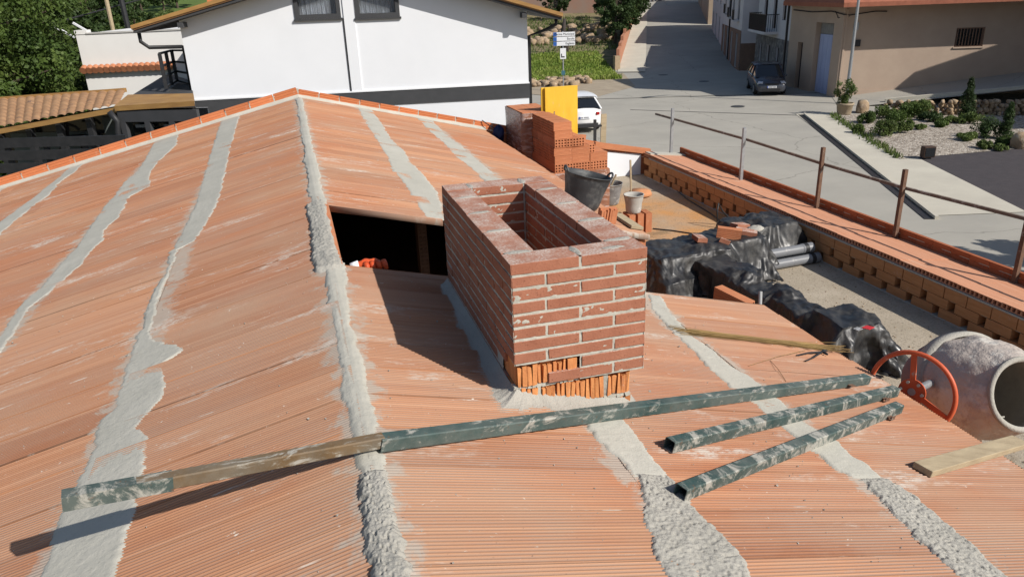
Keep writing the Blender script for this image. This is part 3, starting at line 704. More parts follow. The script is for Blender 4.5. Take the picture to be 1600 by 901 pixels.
for k in range(54):
    y0 = -3.8+k*.2525; o = random.uniform(-.004, .004); a = .25
    vs = [(XL+.02, y0, zd(XL)+o), (6.05, y0, zd(6.05)+o), (6.05, y0+a, zd(6.05)+o), (XL+.02, y0+a, zd(XL)+o)]
    sl.add(vs+[(p[0], p[1], p[2]-.055) for p in vs], [(0, 1, 2, 3), (4, 7, 6, 5), (0, 4, 5, 1), (1, 5, 6, 2), (2, 6, 7, 3)])
    hole_face(sl, (XL+.02, y0+a, zd(XL)+o-.055), (0, -1, 0), (0, 0, 1), (-1, 0, 0), a, .055, 5, 1, .06, .14)
sl.build('eave_board', M('smooth clay board', (.55, .275, .165), (.47, .215, .12), 2, .85, .2, 60, .004, (12, 1, 1), spots=(2.5, .6, .2, (.6, .45, .34))), HOUSE)
y = 9.72
while y > -3.6:
    o = place_edge(meE, (6.02, y, zd(6.02)+.06), 0, math.pi/2); y -= .25
em = MB(); em.box((6.02, 3.0, zd(6.02)+.050), (.030, 13.3, .095)); em.build('eave_mortar', mortar, HOUSE)
fm = MB(); fm.box((5.66, 9.72, zd(5.66)+.006), (.72, .22, .03), Matrix.Rotation(math.atan(-sd), 3, 'Y'), .004); fm.build('eave_mortar', mortar, HOUSE)
# white render panel on the inside of the gable
wp = MB(); zt = lambda x: zr(x)-.03
wp.add([(3.4, GY-.02, ZF), (5.24, GY-.02, ZF), (5.24, GY-.02, -1.87), (4.4, GY-.02, -1.74), (3.4, GY-.02, -1.5), (3.4, GY-.006, ZF), (5.24, GY-.006, ZF), (5.24, GY-.006, -1.87), (4.4, GY-.006, -1.74), (3.4, GY-.006, -1.5)],
       [(4, 3, 2, 1, 0), (0, 1, 6, 5), (1, 2, 7, 6), (2, 3, 8, 7), (3, 4, 9, 8)])
wp.build('white_panel', white_wall, HOUSE)
wr = MB(); wr.box((4.86, GY-.045, -1.72), (1.1, .05, .10), Matrix.Rotation(.20, 3, 'Y'), .004); wr.box((3.7, GY-.045, -1.48), (1.2, .05, .11), Matrix.Rotation(.24, 3, 'Y'), .004); wr.build('panel_brick', hollow, HOUSE)

# ------------------------------------------------------------------ things on the roof and the terrace
def plane_frame(x, y, yaw):            # frame lying on the right slope: e1 along yaw, e2 across, e3 normal
    n = Vector((-RM, 0, 1)).normalized(); d = Vector((math.cos(yaw), math.sin(yaw), 0)); d.z = RM*d.x; d.normalize()
    return Matrix((d, n.cross(d), n)).transposed(), Vector((x, y, zr(x)))
def sqtube(mb, a, b, s_, wall=.003, up=(0, 0, 1), seg=10):
    """open square tube from a to b, sides s_"""
    a = Vector(a); b = Vector(b); d = (b-a).normalized(); sd = d.cross(Vector(up)).normalized(); u2 = sd.cross(d); rings = []
    h = s_/2; ch = .004
    out = [(-h+ch, -h), (h-ch, -h), (h, -h+ch), (h, h-ch), (h-ch, h), (-h+ch, h), (-h, h-ch), (-h, -h+ch)]; q = (h-wall)/h
    for i in range(seg+1):
        c = a+(b-a)*i/seg; rings.append([c+sd*x+u2*z for x, z in out])
    mb.rings(rings, False)
    inn = [[c+sd*x*q+u2*z*q for x, z in out] for c in (a, a+d*.5, )]
    mb.add(inn[0]+inn[1], [(k, 8+k, 8+(k+1) % 8, (k+1) % 8) for k in range(8)])
    mb.add(rings[0]+inn[0], [(k, (k+1) % 8, 8+(k+1) % 8, 8+k) for k in range(8)])
    mb.add(rings[-1], [tuple(range(8))])
nrm = Vector((-RM, 0, 1)).normalized()
def tube_thing(a, b, s_, mat, name, label, cat, group=None, bracket=True):
    a = Vector(a); b = Vector(b)
    t = empty(name, a, 0, label, cat, group)
    mb = MB(); sqtube(mb, a, b, s_, up=nrm); mb.build('tube', mat, t)
    if bracket:
        d = (b-a).normalized(); sd = d.cross(nrm); c = b-d*.17+sd*.03-nrm*.006
        k = MB(); k.bar(c-d*.022, c+d*.022, .034, .003, nrm); k.bar(c-d*.022+sd*.017, c+d*.022+sd*.017, .003, .02, nrm); k.build('bracket', rust, t)
    return t
TS = .051
onr = lambda x, y, h: Vector((x, y, zr(x)+h))
bar = empty('straightedge', (-.62, -.42, -.41), 0, 'long straightedge across the ridge, green tube with a brown mortar-caked inner bar jutting left', 'straightedge')
mb = MB(); pA = onr(-.60, -.418, .034); pB = onr(2.165, .43, TS/2+.001)
sqtube(mb, pA, pB, TS, up=nrm); mb.build('tube', clean_tube, bar)
k = MB(); d = (pB-pA).normalized(); sd_ = d.cross(nrm); c = pB-d*.20+sd_*.032-nrm*.004; k.bar(c-d*.022, c+d*.022, .034, .003, nrm); k.build('bracket', rust, bar)
mb = MB(); sqtube(mb, Vector((-1.495, -.60, -.300)), Vector((-.585, -.412, -.412)), .043, up=(.1, 0, 1)); mb.build('inner_bar', brown_tube, bar)
mb = MB(); mb.bar(Vector((-1.497, -.6005, -.300)), Vector((-1.22, -.543, -.336)), .046, .046, (.1, 0, 1)); mb.build('sleeve', green_tube, bar)
a1 = onroof(1045, 704); b1 = onroof(1397, 617); tube_thing(onr(a1.x, a1.y, TS/2+.001), onr(b1.x, b1.y, TS/2+.001), TS, green_tube, 'steel_tube', 'shorter green square tube lying between the long straightedge and the nearest tube', 'steel tube', 'green steel tubes')
a2 = onroof(1062, 779); b2 = onroof(1402, 643); tube_thing(onr(a2.x, a2.y, TS/2+.001), onr(b2.x, b2.y, TS/2+.001), TS, green_tube, 'steel_tube', 'green square tube nearest the camera, its open end on a rough mortar strip', 'steel tube', 'green steel tubes')
# plank near the mixer
a3 = onroof(1440, 738); b3 = onroof(1592, 694); mb = MB(); mb.bar(onr(a3.x, a3.y, .017), onr(b3.x, b3.y, .017), .085, .030, nrm)
tag(mb.build('plank', wood, bevel=.003), 'pale weathered plank lying at the roof edge in front of the cement mixer', 'plank')
# bundle of thin rods and pincers
mb = MB(); rr = random.Random(4)
A_ = onroof(1062, 519); B_ = onroof(1312, 548)
for i in range(70):
    t0 = rr.uniform(-.04, .25); t1 = rr.uniform(.75, 1.06); pts = []
    off = rr.gauss(0, .012); fan = rr.gauss(0, .05); hh = rr.uniform(.003, .022)
    for q in range(6):
        t = t0+(t1-t0)*q/5; p = A_.lerp(B_, t); w_ = off+fan*abs(t-.45)**1.5*1.3
        x, y_ = p.x-.06*w_, p.y+w_; pts.append((x, y_, (zr(x) if x < 2.34 else zr(2.34)-.04*(x-2.34))+hh))
    mb.tube(pts, .0016, 4, False)
tag(mb.build('rod_bundle', M('dry esparto rods', (.26, .17, .06), (.12, .075, .03), 3, .8)), 'loose bundle of thin brown rods lying on the clay boards near the tarp', 'rods')
for i, ((u0, v0), (u1, v1)) in enumerate([((1170, 572), (1258, 548)), ((1203, 563), (1228, 596))]):
    mb = MB(); p, q = onroof(u0, v0), onroof(u1, v1); mb.tube([onr(p.x, p.y, .003), onr((p.x+q.x)/2, (p.y+q.y)/2, .012), onr(q.x, q.y, .003)], .0015, 4)
    tag(mb.build('thin_rod', MATS['dry esparto rods']), ['single thin rod lying in front of the rod bundle', 'single thin rod pointing towards the camera near the pincers'][i], 'rod')
pin = empty('pincers', onroof(1270, 556), 0, 'small dark steel pincers lying open on the clay boards by the rod bundle', 'pincers')
pr0 = onroof(1284, 552); mb = MB(); 
for (u, v), s1 in (((1244, 557), 1), ((1258, 566), -1)):
    e = onroof(u, v); mb = MB(); mid = onroof((u+1284)/2, (v+552)/2-1.5*s1)
    mb.tube([onr(e.x, e.y, .008), onr(mid.x, mid.y, .010), onr(pr0.x, pr0.y, .010)], [.0045, .005, .006], 6); mb.build('handle', black_metal, pin)
for (u, v) in ((1292, 550), (1293, 556)):
    e = onroof(u, v); mb = MB(); mb.tube([onr(pr0.x, pr0.y, .010), onr((pr0.x+e.x)/2, (pr0.y+e.y)/2+.01, .012), onr(e.x, e.y, .010)], [.006, .009, .006], 6); mb.build('jaw', black_metal, pin)
# orange glove at the edge of the opening
gl = MB(); rr = random.Random(3); gp = Vector((-.47, 1.68, zr(-.47)-.045))
g = empty('work_glove', gp, 0, 'orange rubber work glove with pale cuff on the edge of the roof opening', 'glove')
rings = []
for i in range(13):
    t = i/12; w_ = .035*(math.sin(math.pi*min(1, t*.8+.15)))**.5; rings.append([gp+Vector((t*.15-.02, .0+.05*math.cos(2*math.pi*k/14)*w_/.035*.6, .02+w_*1.2*math.sin(2*math.pi*k/14)+.004*math.sin(t*16+k*.8))) for k in range(14)])
MBg = MB(); MBg.rings(rings); 
for k in range(4): MBg.tube([gp+Vector((.03+.035*k, -.02, .04)), gp+Vector((.035+.035*k, -.045, .03)), gp+Vector((.04+.035*k, -.055, .0))], [.02, .018, .014], 8)
MBg.build('palm', M('orange rubber', (.62, .10, .025), (.5, .065, .02), 20, .5, .3, 60, .004), g, True)
mb = MB(); mb.tube([gp+Vector((-.06, 0, .025)), gp+Vector((-.01, 0, .03))], [.022, .028], 12); mb.build('cuff', white_wall, g, True)

# hollow bricks -------------------------------------------------------------------------------
def hollow_mesh(L=.275, T=.09, H=.12, nx=2, nz=3, name='hollow_brick', mat=hollow, depth=.07):
    mb = MB(); g_ = .003
    prof = []
    def side(z0, z1, y, s1):
        pts = [(y, z0)]
        for q in range(1, 6):
            z = z0+(z1-z0)*q/6; dd = .004*(1 if z1 > z0 else -1); pts += [(y, z-dd), (y-s1*g_, z-dd*.5), (y-s1*g_, z+dd*.5), (y, z+dd)]
        return pts+[(y, z1)]
    prof = side(-H/2, H/2, -T/2, -1)+side(H/2, -H/2, T/2, 1)
    n = len(prof); mb.add([(-L/2, y, z) for y, z in prof]+[(L/2, y, z) for y, z in prof], [(i, n+i, n+(i+1) % n, (i+1) % n) for i in range(n)])
    hole_face(mb, (-L/2, T/2, -H/2), (0, -1, 0), (0, 0, 1), (-1, 0, 0), T, H, nx, nz, depth); hole_face(mb, (L/2, -T/2, -H/2), (0, 1, 0), (0, 0, 1), (1, 0, 0), T, H, nx, nz, depth)
    o = mb.build(name, mat); me = o.data; bpy.data.objects.remove(o); return me
HBM = hollow_mesh()
def hbrick(c, rz=0, rx=0, ry=0, label='', group=None, me=None, name='hollow_brick', cat='brick', sc=None):
    o = bpy.data.objects.new(name, me or HBM); COL.objects.link(o); o.location = c; o.rotation_euler = (rx, ry, rz)
    if sc: o.scale = sc
    return tag(o, label, cat, group)
SX, SY, ST = 2.83, 7.73, -.80
G_ = 'orange hollow bricks stacked in the open pile'
jj = lambda a=.004: random.uniform(-a, a)
def lay_x(x0, nx, y0, ny, z, label, rows=None, shell=True):      # bricks lying along X
    for i in range(nx):
        for j in range(ny):
            if shell and not (j == 0 or i == 0 or (rows and (i, j) in rows) or i == nx-1): continue
            hbrick((x0+.1375+i*.279+jj(), y0+.046+j*.0925+jj(.001), z+.06+jj(.001)), jj(.012), label=label, group=G_)
def lay_y(x0, nx, y0, ny, z, label, shell=True):
    for i in range(nx):
        for j in range(ny):
            if shell and not (j == 0 or i == 0 or i == nx-1): continue
            hbrick((x0+.046+i*.0925+jj(.001), y0+.1375+j*.279+jj(), z+.06+jj(.001)), math.pi/2+jj(.012), label=label, group=G_)
def lay_x_top(x0, y0, ny, z, label): lay_x(x0, 1, y0, ny, z, label, shell=False)
lay_x_top(SX, SY, 11, ST-.121, 'hollow brick in the topmost course of the tall column of the open brick pile')
lay_x_top(SX+.012, SY+.004, 11, ST-.243, 'hollow brick in the second course of the tall column of the open brick pile')
lay_y(SX+.01, 5, SY-.006, 4, ST-.366, 'hollow brick laid with its holes to the front in the course under the tall column')
lay_x(SX, 2, SY+.004, 11, ST-.488, 'hollow brick in the upper plain course of the open pile, side to the front')
lay_x(SX+.006, 3, SY, 11, ST-.610, 'hollow brick in the lower plain course of the open pile, side to the front')
lay_y(SX+.008, 9, SY-.008, 4, ST-.732, 'hollow brick in the wide bottom course of holes of the open pile')
hbrick((SX+.50, SY+.36, ST-.33), .45, .0, .12, 'single hollow brick lying askew on the step of the open brick pile')
hbrick((SX+.59, SY+.15, ST-.425), math.pi/2+.06, label='hollow brick on the right hand step of the open pile, holes to the front')
wrap_m = None
def wrap_material():
    t = NT('stretch film over brick')
    col = t.ramp(t.noise(1, 6, .7, t.map((5, 5, 26))), [(.3, (.30, .14, .085)), (.7, (.20, .09, .055))])
    f = t.noise(1, 8, .75, t.map((3, 3, 16)), 1.2); col = t.mix(t.ramp(f, [(.48, 0), (.66, .8)]), col, (.55, .50, .48))
    return t.set(col, t.ramp(f, [(.4, .12), (.6, .35)]), t.bump(f, .8, .02), spec=.6)
wrap_m = wrap_material()
def pallet_of_bricks(x0, x1, y0, y1, z0, z1, label):
    t = empty('brick_pallet', ((x0+x1)/2, (y0+y1)/2, z0), 0, label, 'pallet')
    p = MB()
    for k in range(3): p.box(((x0+x1)/2, y0+.06+(y1-y0-.12)*k/2, z0+.045), (x1-x0, .09, .09))
    for k in range(6): p.box((x0+.06+(x1-x0-.12)*k/5, (y0+y1)/2, z0+.10), (.10, y1-y0, .02))
    p.build('pallet_base', wood, t)
    b = MB(); nx = 4; ny = int((y1-y0)/.0925); nzz = max(1, int((z1-z0-.115)/.125)); dx = (x1-x0)/nx; dz = (z1-z0-.115)/nzz
    for i in range(nx):
        for kz in range(nzz):
            b.box((x0+dx*(i+.5), (y0+y1)/2, z0+.115+dz*(kz+.5)), (dx-.004, (y1-y0)-random.uniform(0, .012), dz-.003), jit=.002)
    b.build('bricks', hollow, t)
    w_ = MB(); n = 44; rings = []
    for kz in range(14):
        z = z0+.10+(z1-z0-.112)*kz/13; ring = []
        for (ax, ay, bx, by) in ((x0, y0, x1, y0), (x1, y0, x1, y1), (x1, y1, x0, y1), (x0, y1, x0, y0)):
            for q in range(11):
                f = q/11; x = ax+(bx-ax)*f; y_ = ay+(by-ay)*f; e = .008+.010*random.random()
                nx_ = (x-(x0+x1)/2)/((x1-x0)/2); ny_ = (y_-(y0+y1)/2)/((y1-y0)/2)
                ring.append((x+e*(nx_ if abs(nx_) > .98 else 0), y_+e*(ny_ if abs(ny_) > .98 else 0), z))
        rings.append(ring)
    w_.rings(rings, False); w_.build('stretch_film', wrap_m, t, True)
    return t
pallet_of_bricks(2.70, 3.22, 8.86, 9.80, ZF, -.80, 'pallet of orange bricks wrapped in shiny stretch film behind the open pile')
pallet_of_bricks(SX-.02, SX+.86, SY-.01, SY+1.05, ZF, ST-.733, 'low wrapped brick pallet carrying the open pile of hollow bricks')
# yellow shuttering panel (two boards)
ypm = M('yellow shuttering board', (.74, .46, .045), (.64, .37, .03), 2.2, .5, .15, 30, .004, (4, 4, 1), spots=(5, .60, .12, (.62, .42, .16)))
yp0 = hpl(851, 137, (0, 1, 0), 8.86); yp1 = hpl(902, 137, (0, 1, 0), 8.86)
for i, (dx, dy, dz, lb) in enumerate([(0, 0, 0, 'yellow shuttering board standing upright behind the brick pile, the front one'), (-.05, .045, -.004, 'second yellow shuttering board, leaning just behind the front one')]):
    mb = MB(); mb.box(((yp0.x+yp1.x)/2+dx, 8.86+dy, (ZF+yp0.z)/2+dz), (yp1.x-yp0.x, .027, yp0.z-ZF), jit=.002)
    tag(mb.build('shuttering_board', ypm, bevel=.003), lb, 'board', 'yellow shuttering boards')
# scaffold post and leaning board beyond the gable
b_ = hpl(929.5, 216, (0, 1, 0), 10.4); t_ = hpl(929.5, 187, (0, 1, 0), 10.4)
t = empty('scaffold_post', (b_.x, 10.4, ZS), 0, 'black scaffold post with a short side arm rising behind the gable beside the white car', 'post')
mb = MB(); mb.box((b_.x, 10.4, (ZS+t_.z)/2), (.045, .045, t_.z-ZS)); mb.build('upright', black_metal, t)
mb = MB(); mb.bar((b_.x+.02, 10.4, t_.z-.12), (b_.x+.13, 10.4, t_.z-.12), .035); mb.build('side_arm', black_metal, t)
mb = MB(); mb.bar((b_.x+.10, 10.45, ZS+.0), (b_.x+.20, 10.46, t_.z+.08), .11, .02, (0, 1, 0)); tag(mb.build('board', wood), 'narrow grey board standing beside the black scaffold post', 'board')
# blue bag on the gable wall
bl = MB(); c = hpl(779, 210, (0, 1, 0), 9.72); rr = random.Random(6); rings = []
for i in range(11):
    th = math.pi*i/10; ring = []
    for k in range(14):
        a = 2*math.pi*k/14; q = 1+.25*math.sin(3*a+i)+.15*rr.uniform(-1, 1); ring.append(c+Vector((.10*q*math.sin(th+.01)*math.cos(a), .08*q*math.sin(th+.01)*math.sin(a), .13*math.cos(th)*q)))
    rings.append(ring)
bl.rings(rings)
bt = empty('tool_bag', c, 0, 'dark blue tool bag with a black strap hung inside the gable beside the wrapped pallet', 'bag')
bl.build('bag', M('blue nylon', (.018, .035, .12), (.01, .02, .06), 12, .5, .4, 30, .01), bt, True)
s0 = hpl(753, 188, (0, 1, 0), GY-.01); mb = MB(); mb.tube([s0, s0.lerp(c, .5)+Vector((0, 0, .02)), c+Vector((0, .05, .08))], .008, 6); mb.build('strap', black_metal, bt)

# black rubber tub, tilted
def bucket(name, c, r0, r1, h, M3, mat, label, cat, fill=None, fillmat=None, handle=None, group=None, rimr=.008):
    t = empty(name, c, 0, label, cat, group); mb = MB(); n = 36
    mb.lathe([(.001, .004), (r0*.96, .004), (r0, .012)]+[(r0+(r1-r0)*q+.003*math.sin(q*9), h*q) for q in (.15, .3, .45, .6, .75, .9, 1)]+[(r1+rimr, h+.002), (r1+rimr, h+.012), (r1-.004, h+.010), (r1-.012, h*.9)]+[(r0+(r1-r0)*q-.012, h*q) for q in (.7, .4, .1)]+[(.001, .02)], n, M3, c)
    mb.build('shell', mat, t, True)
    if fill:
        f = MB(); rf = r0+(r1-r0)*fill-.012; f.lathe([(.001, h*fill+.01), (rf*.5, h*fill+.006), (rf, h*fill)], n, M3, c); f.build('mortar_fill', fillmat or mortar, t, True)
    if handle:
        hm = MB(); q0 = [(r1*1.02*math.cos(a)*1, r1*.35*0+handle*math.sin(a)*r1, h-.01-abs(math.sin(a))*r1*.75) for a in np.linspace(0, math.pi, 13)]
        hm.tube([Vector(c)+(M3 @ Vector(p) if M3 is not None else Vector(p)) for p in q0], .004, 6); hm.build('handle', steel_galv, t)
    return t
rub = M('black rubber smeared with mortar', (.035, .037, .040), (.055, .057, .06), 7, .55, .3, 40, .005, spots=(5, .52, .2, (.14, .14, .135)))
cream = M('galvanised bucket with mortar', (.42, .40, .36), (.30, .29, .27), 7, .8, .4, 30, .006, spots=(6, .56, .1, (.52, .50, .46)))
greyb = M('grey dirty bucket', (.22, .22, .215), (.13, .13, .13), 8, .75, .4, 30, .006, spots=(6, .56, .1, (.42, .41, .38)))
TC = Vector((1.93, 4.30, zr(1.93)))
Mt = Matrix.Rotation(math.atan(.25), 3, 'Y')
tb = bucket('rubber_tub', TC+Vector((0, 0, .01)), .17, .235, .33, Mt, rub, 'large black rubber tub smeared with mortar on the sloping boards behind the chimney', 'tub', .80)
for s1 in (-1, 1):
    mb = MB(); pts = [TC+Vector((0, 0, .01))+Mt @ Vector((s1*(.235+.02*math.sin(a)), .055*math.cos(a), .335+.05*math.sin(a))) for a in np.linspace(0, math.pi, 9)]
    mb.tube(pts, .011, 8); mb.build('handle', rub, tb, True)
# upright hollow bricks with a bucket on top, by the chimney
PC = hz(1018, 362, ZF); G2 = 'hollow bricks standing on end beneath the pale bucket'
for i in range(4):
    for j in range(2):
        hbrick((PC.x-.05-i*.127+jj(), PC.y+.05+j*.10+jj(), ZF+.139), jj(.03)+math.pi/2, 0, math.pi/2, ['hollow brick standing on end in the front row beneath the pale bucket', 'hollow brick standing on end in the back row beneath the pale bucket'][j], G2)
bucket('bucket', (PC.x-.23, PC.y+.12, ZF+.278), .10, .135, .25, None, cream, 'pale mortar-caked bucket standing on the upright hollow bricks', 'bucket', .45, None, .25)
B2 = hz(958, 322, ZF)
b2 = bucket('bucket', (B2.x, B2.y+.15, ZF), .145, .20, .33, None, greyb, 'grey bucket with a trowel sticking out, on the floor behind the pale bucket', 'bucket', .6, None, .25)
tr = empty('trowel', (B2.x, B2.y+.15, ZF+.25), 0, 'trowel with a pale wooden handle standing in the grey bucket', 'trowel')
mb = MB(); mb.tube([(B2.x+.03, B2.y+.15, ZF+.30), (B2.x+.10, B2.y+.13, ZF+.47)], [.014, .017], 8); mb.build('handle', wood, tr)
mb = MB(); mb.bar((B2.x-.06, B2.y+.18, ZF+.16), (B2.x+.03, B2.y+.15, ZF+.24), .09, .003); mb.build('blade', steel_galv, tr)
# orange mortar basin on the floor (half hidden)
bo = hz(1000, 306, ZF); mb = MB(); mb.lathe([(.001, .0), (.14, .0), (.20, .03), (.17, .09), (.001, .11)], 20, None, (bo.x, bo.y, ZF)); tag(mb.build('sand_heap', M('orange brick dust', (.52, .25, .12), (.44, .19, .09), 8, .95, .4, 40, .01), smooth=True), 'small heap of orange brick dust on the terrace behind the buckets', 'heap')
# wooden stake
s0 = hz(986, 346, ZF); s1_ = hpl(985, 250, (0, 1, 0), s0.y); mb = MB(); mb.bar((s0.x, s0.y-.02, ZF), (s1_.x, s0.y, s1_.z), .022); tag(mb.build('wooden_stake', wood), 'thin upright wooden stake in front of the buckets on the terrace', 'stake')
# plank and a broken hollow block on the far board edge
p0 = hpl(962, 334, (-RM, 0, 1), -.6+.02); p1 = hpl(996, 356, (-RM, 0, 1), -.6+.02); mb = MB(); mb.bar(p0, p1, .13, .03, nrm); tag(mb.build('plank', wood, bevel=.004), 'short grey plank lying on the clay board beyond the chimney', 'plank')
p0 = hpl(950, 336, (-RM, 0, 1), -.6+.08)
mb = MB(); ribblock(mb, -.09, .09, -.09, .07, -.02, 9, .03, .04); o = mb.build('block_shard', hollow, None); o.location = p0; o.rotation_euler = (.1, .1, .15); tag(o, 'broken ribbed clay block standing beside the short grey plank', 'broken brick')

# tarpaulins ----------------------------------------------------------------------------------
def drape(x0, x1, y0, y1, nx, ny, zs, boxes, seed, steps=130, slack=1.10, wave=.07):
    """a sheet falls over boxes (centre, half size, turn about z): Verlet steps with length constraints"""
    g = np.random.default_rng(seed); cx_, cy_ = (x0+x1)/2, (y0+y1)/2
    X, Y = np.meshgrid(np.linspace(x0, x1, nx), np.linspace(y0, y1, ny), indexing='ij')
    Z = zs+wave*(fbm(X*3.1, Y*3.1, seed)-.5)*4+g.normal(0, .004, X.shape)
    P_ = np.stack([X, Y, Z], -1); Q_ = P_.copy(); hx, hy = (x1-x0)/(nx-1)*slack, (y1-y0)/(ny-1)*slack; hd = math.hypot(hx, hy)
    links = [(1, 0, hx, 1.), (0, 1, hy, 1.), (1, 1, hd, .5), (1, -1, hd, .5), (3, 0, hx*3, .10), (0, 3, hy*3, .10)]
    rot = [(np.array(c), np.array(h_), math.cos(a), math.sin(a)) for c, h_, a in boxes]
    def collide(P_, Q_):
        hit = P_[..., 2] < .008; P_[..., 2] = np.maximum(P_[..., 2], .008)
        for c, h_, ca_, sa_ in rot:
            d = P_-c; lx = d[..., 0]*ca_+d[..., 1]*sa_; ly = -d[..., 0]*sa_+d[..., 1]*ca_; lz = d[..., 2]
            m = .015; ex = h_[0]+m-np.abs(lx); ey = h_[1]+m-np.abs(ly); ez = h_[2]+m-lz
            ins = (ex > 0) & (ey > 0) & (ez > 0); top = ins & (ez <= np.minimum(ex, ey)+.03); sx = ins & ~top & (ex <= ey); sy = ins & ~top & ~sx
            lz = np.where(top, h_[2]+m, lz); lx = np.where(sx, np.sign(lx)*(h_[0]+m), lx); ly = np.where(sy, np.sign(ly)*(h_[1]+m), ly)
            P_[..., 0] = c[0]+lx*ca_-ly*sa_; P_[..., 1] = c[1]+lx*sa_+ly*ca_; P_[..., 2] = c[2]+lz; hit = hit | ins
        Q_[hit] = Q_[hit]*.25+P_[hit]*.75
    for st in range(steps):
        vel = (P_-Q_)*.965; Q_ = P_.copy(); P_ = P_+vel; P_[..., 2] -= .0011
        for it in range(18):
            D_ = np.zeros_like(P_); wt = np.zeros(P_.shape[:2])
            for dx, dy, L0, k in links:
                a = (slice(0, nx-dx), slice(max(0, -dy), ny-max(0, dy))); b = (slice(dx, nx), slice(max(0, dy), ny+min(0, dy)))
                d = P_[b]-P_[a]; l = np.sqrt((d*d).sum(-1))+1e-9; e = (l-L0)/l
                if dx == 3 or dy == 3: e = np.minimum(e, 0)*k*4
                c_ = d*(e*.5)[..., None]; D_[a] += c_*k; D_[b] -= c_*k; wt[a] += k; wt[b] += k
            P_ = P_+D_/np.maximum(wt, .5)[..., None]*1.6
            collide(P_, Q_)
    # finer grid, then sharp crumples along the surface normal
    def up3(A_):
        n_ = A_.shape[0]; s_ = np.linspace(0, n_-1, (n_-1)*3+1); i_ = np.clip(s_.astype(int), 0, n_-2); f_ = (s_-i_).reshape(-1, *[1]*(A_.ndim-1)); f_ = f_*f_*(3-2*f_)*.5+f_*.5
        return A_[i_]*(1-f_)+A_[i_+1]*f_
    P_ = up3(P_); P_ = up3(P_.transpose(1, 0, 2)).transpose(1, 0, 2); nx, ny = P_.shape[:2]; hx /= 3; hy /= 3
    du = np.gradient(P_, axis=0); dv = np.gradient(P_, axis=1); N_ = np.cross(du, dv); N_ /= np.linalg.norm(N_, axis=2, keepdims=True)+1e-9
    gx, gy = np.meshgrid(np.arange(nx)*hx, np.arange(ny)*hy, indexing='ij'); w1 = gx+.30*vn(gx*2.2, gy*2.2, seed+5); w2 = gy+.30*vn(gx*2.2+5, gy*2.2, seed+6)
    cr = 0; gk = np.random.default_rng(seed+40)      # straight creases: folded ridges in many directions
    for lam, n_ in ((.42, 3), (.24, 4), (.13, 5), (.07, 4)):
        for q in range(n_):
            a = gk.uniform(0, math.pi); ph = gk.uniform(0, 9); wb = .22*lam
            s_ = (w1*math.cos(a)+w2*math.sin(a))/lam+ph; tri = np.abs((s_ % 1)*2-1); am = np.clip(vn(gx/lam*.55+ph, gy/lam*.55, seed+50+q)*2-.75, 0, 1)
            cr = cr+(.085 if lam > .1 else .05)*lam*am*(tri-.5)*1.1
    cr = np.clip(cr, -.05, .06)+.03
    P_ = P_+N_*(cr-.03)[..., None]; P_[..., 2] = np.maximum(P_[..., 2], .006)
    F_ = gridfaces(nx, ny); zf_ = P_[..., 2].ravel()[F_].max(1); cz_ = P_.reshape(-1, 3)[F_].mean(1); F_ = F_[(zf_ > .03) & ~((cz_[:, 0] > 4.40) & (cz_[:, 1] < 5.0) & (cz_[:, 2] < .12))]; us_ = np.unique(F_); mp_ = np.zeros(nx*ny, int); mp_[us_] = np.arange(len(us_))
    P_[..., 2] += ZF
    return npmesh('tarpaulin', P_.reshape(-1, 3)[us_], mp_[F_], tarp_mat, None, False)
T1 = drape(2.45, 5.30, 3.95, 6.1, 84, 64, .50, [((3.35, 4.80, .20), (.45, .32, .20), .05), ((4.0, 4.85, .22), (.38, .25, .22), .1), ((4.72, 5.35, .20), (.40, .28, .20), .12), ((3.05, 4.45, .10), (.22, .2, .1), .3), ((3.6, 4.35, .08), (.2, .15, .08), .5), ((3.5, 4.7, .23), (.09, .06, .22), .5), ((4.75, 5.45, .22), (.15, .06, .21), .9)], 1, slack=1.14)
tag(T1, 'black plastic tarpaulin draped over heaped materials with bricks weighing it down', 'tarpaulin')
T2 = drape(3.08, 4.36, 1.88, 4.8, 42, 94, .48, [((3.60, 4.2, .17), (.20, .3, .17), .2), ((3.62, 3.6, .15), (.15, .28, .15), .1), ((3.68, 3.0, .16), (.15, .3, .16), -.1), ((3.76, 2.46, .21), (.19, .21, .21), -.1), ((3.62, 3.9, .2), (.05, .12, .19), .4), ((3.7, 3.3, .2), (.05, .1, .18), -.5)], 2, slack=1.14)
tag(T2, 'long black plastic tarpaulin over a row of material, red label on its end', 'tarpaulin')
# red and white sticker on the tarpaulin end
mb = MB(); st = hz(1356, 514, ZF+.515); mb.box((st.x, st.y, ZF+.53), (.075, .07, .004), Matrix.Rotation(.3, 3, 'Z') @ Matrix.Rotation(-.12, 3, 'X')); o = mb.build('label_patch', M('red print', (.62, .03, .03), (.5, .02, .025), 6, .4), T2)
mb = MB(); mb.box((st.x-.09, st.y+.01, ZF+.528), (.06, .05, .004), Matrix.Rotation(.3, 3, 'Z')); mb.build('label_patch', M('pale print', (.5, .5, .5), (.1, .1, .1), 60, .4), T2)
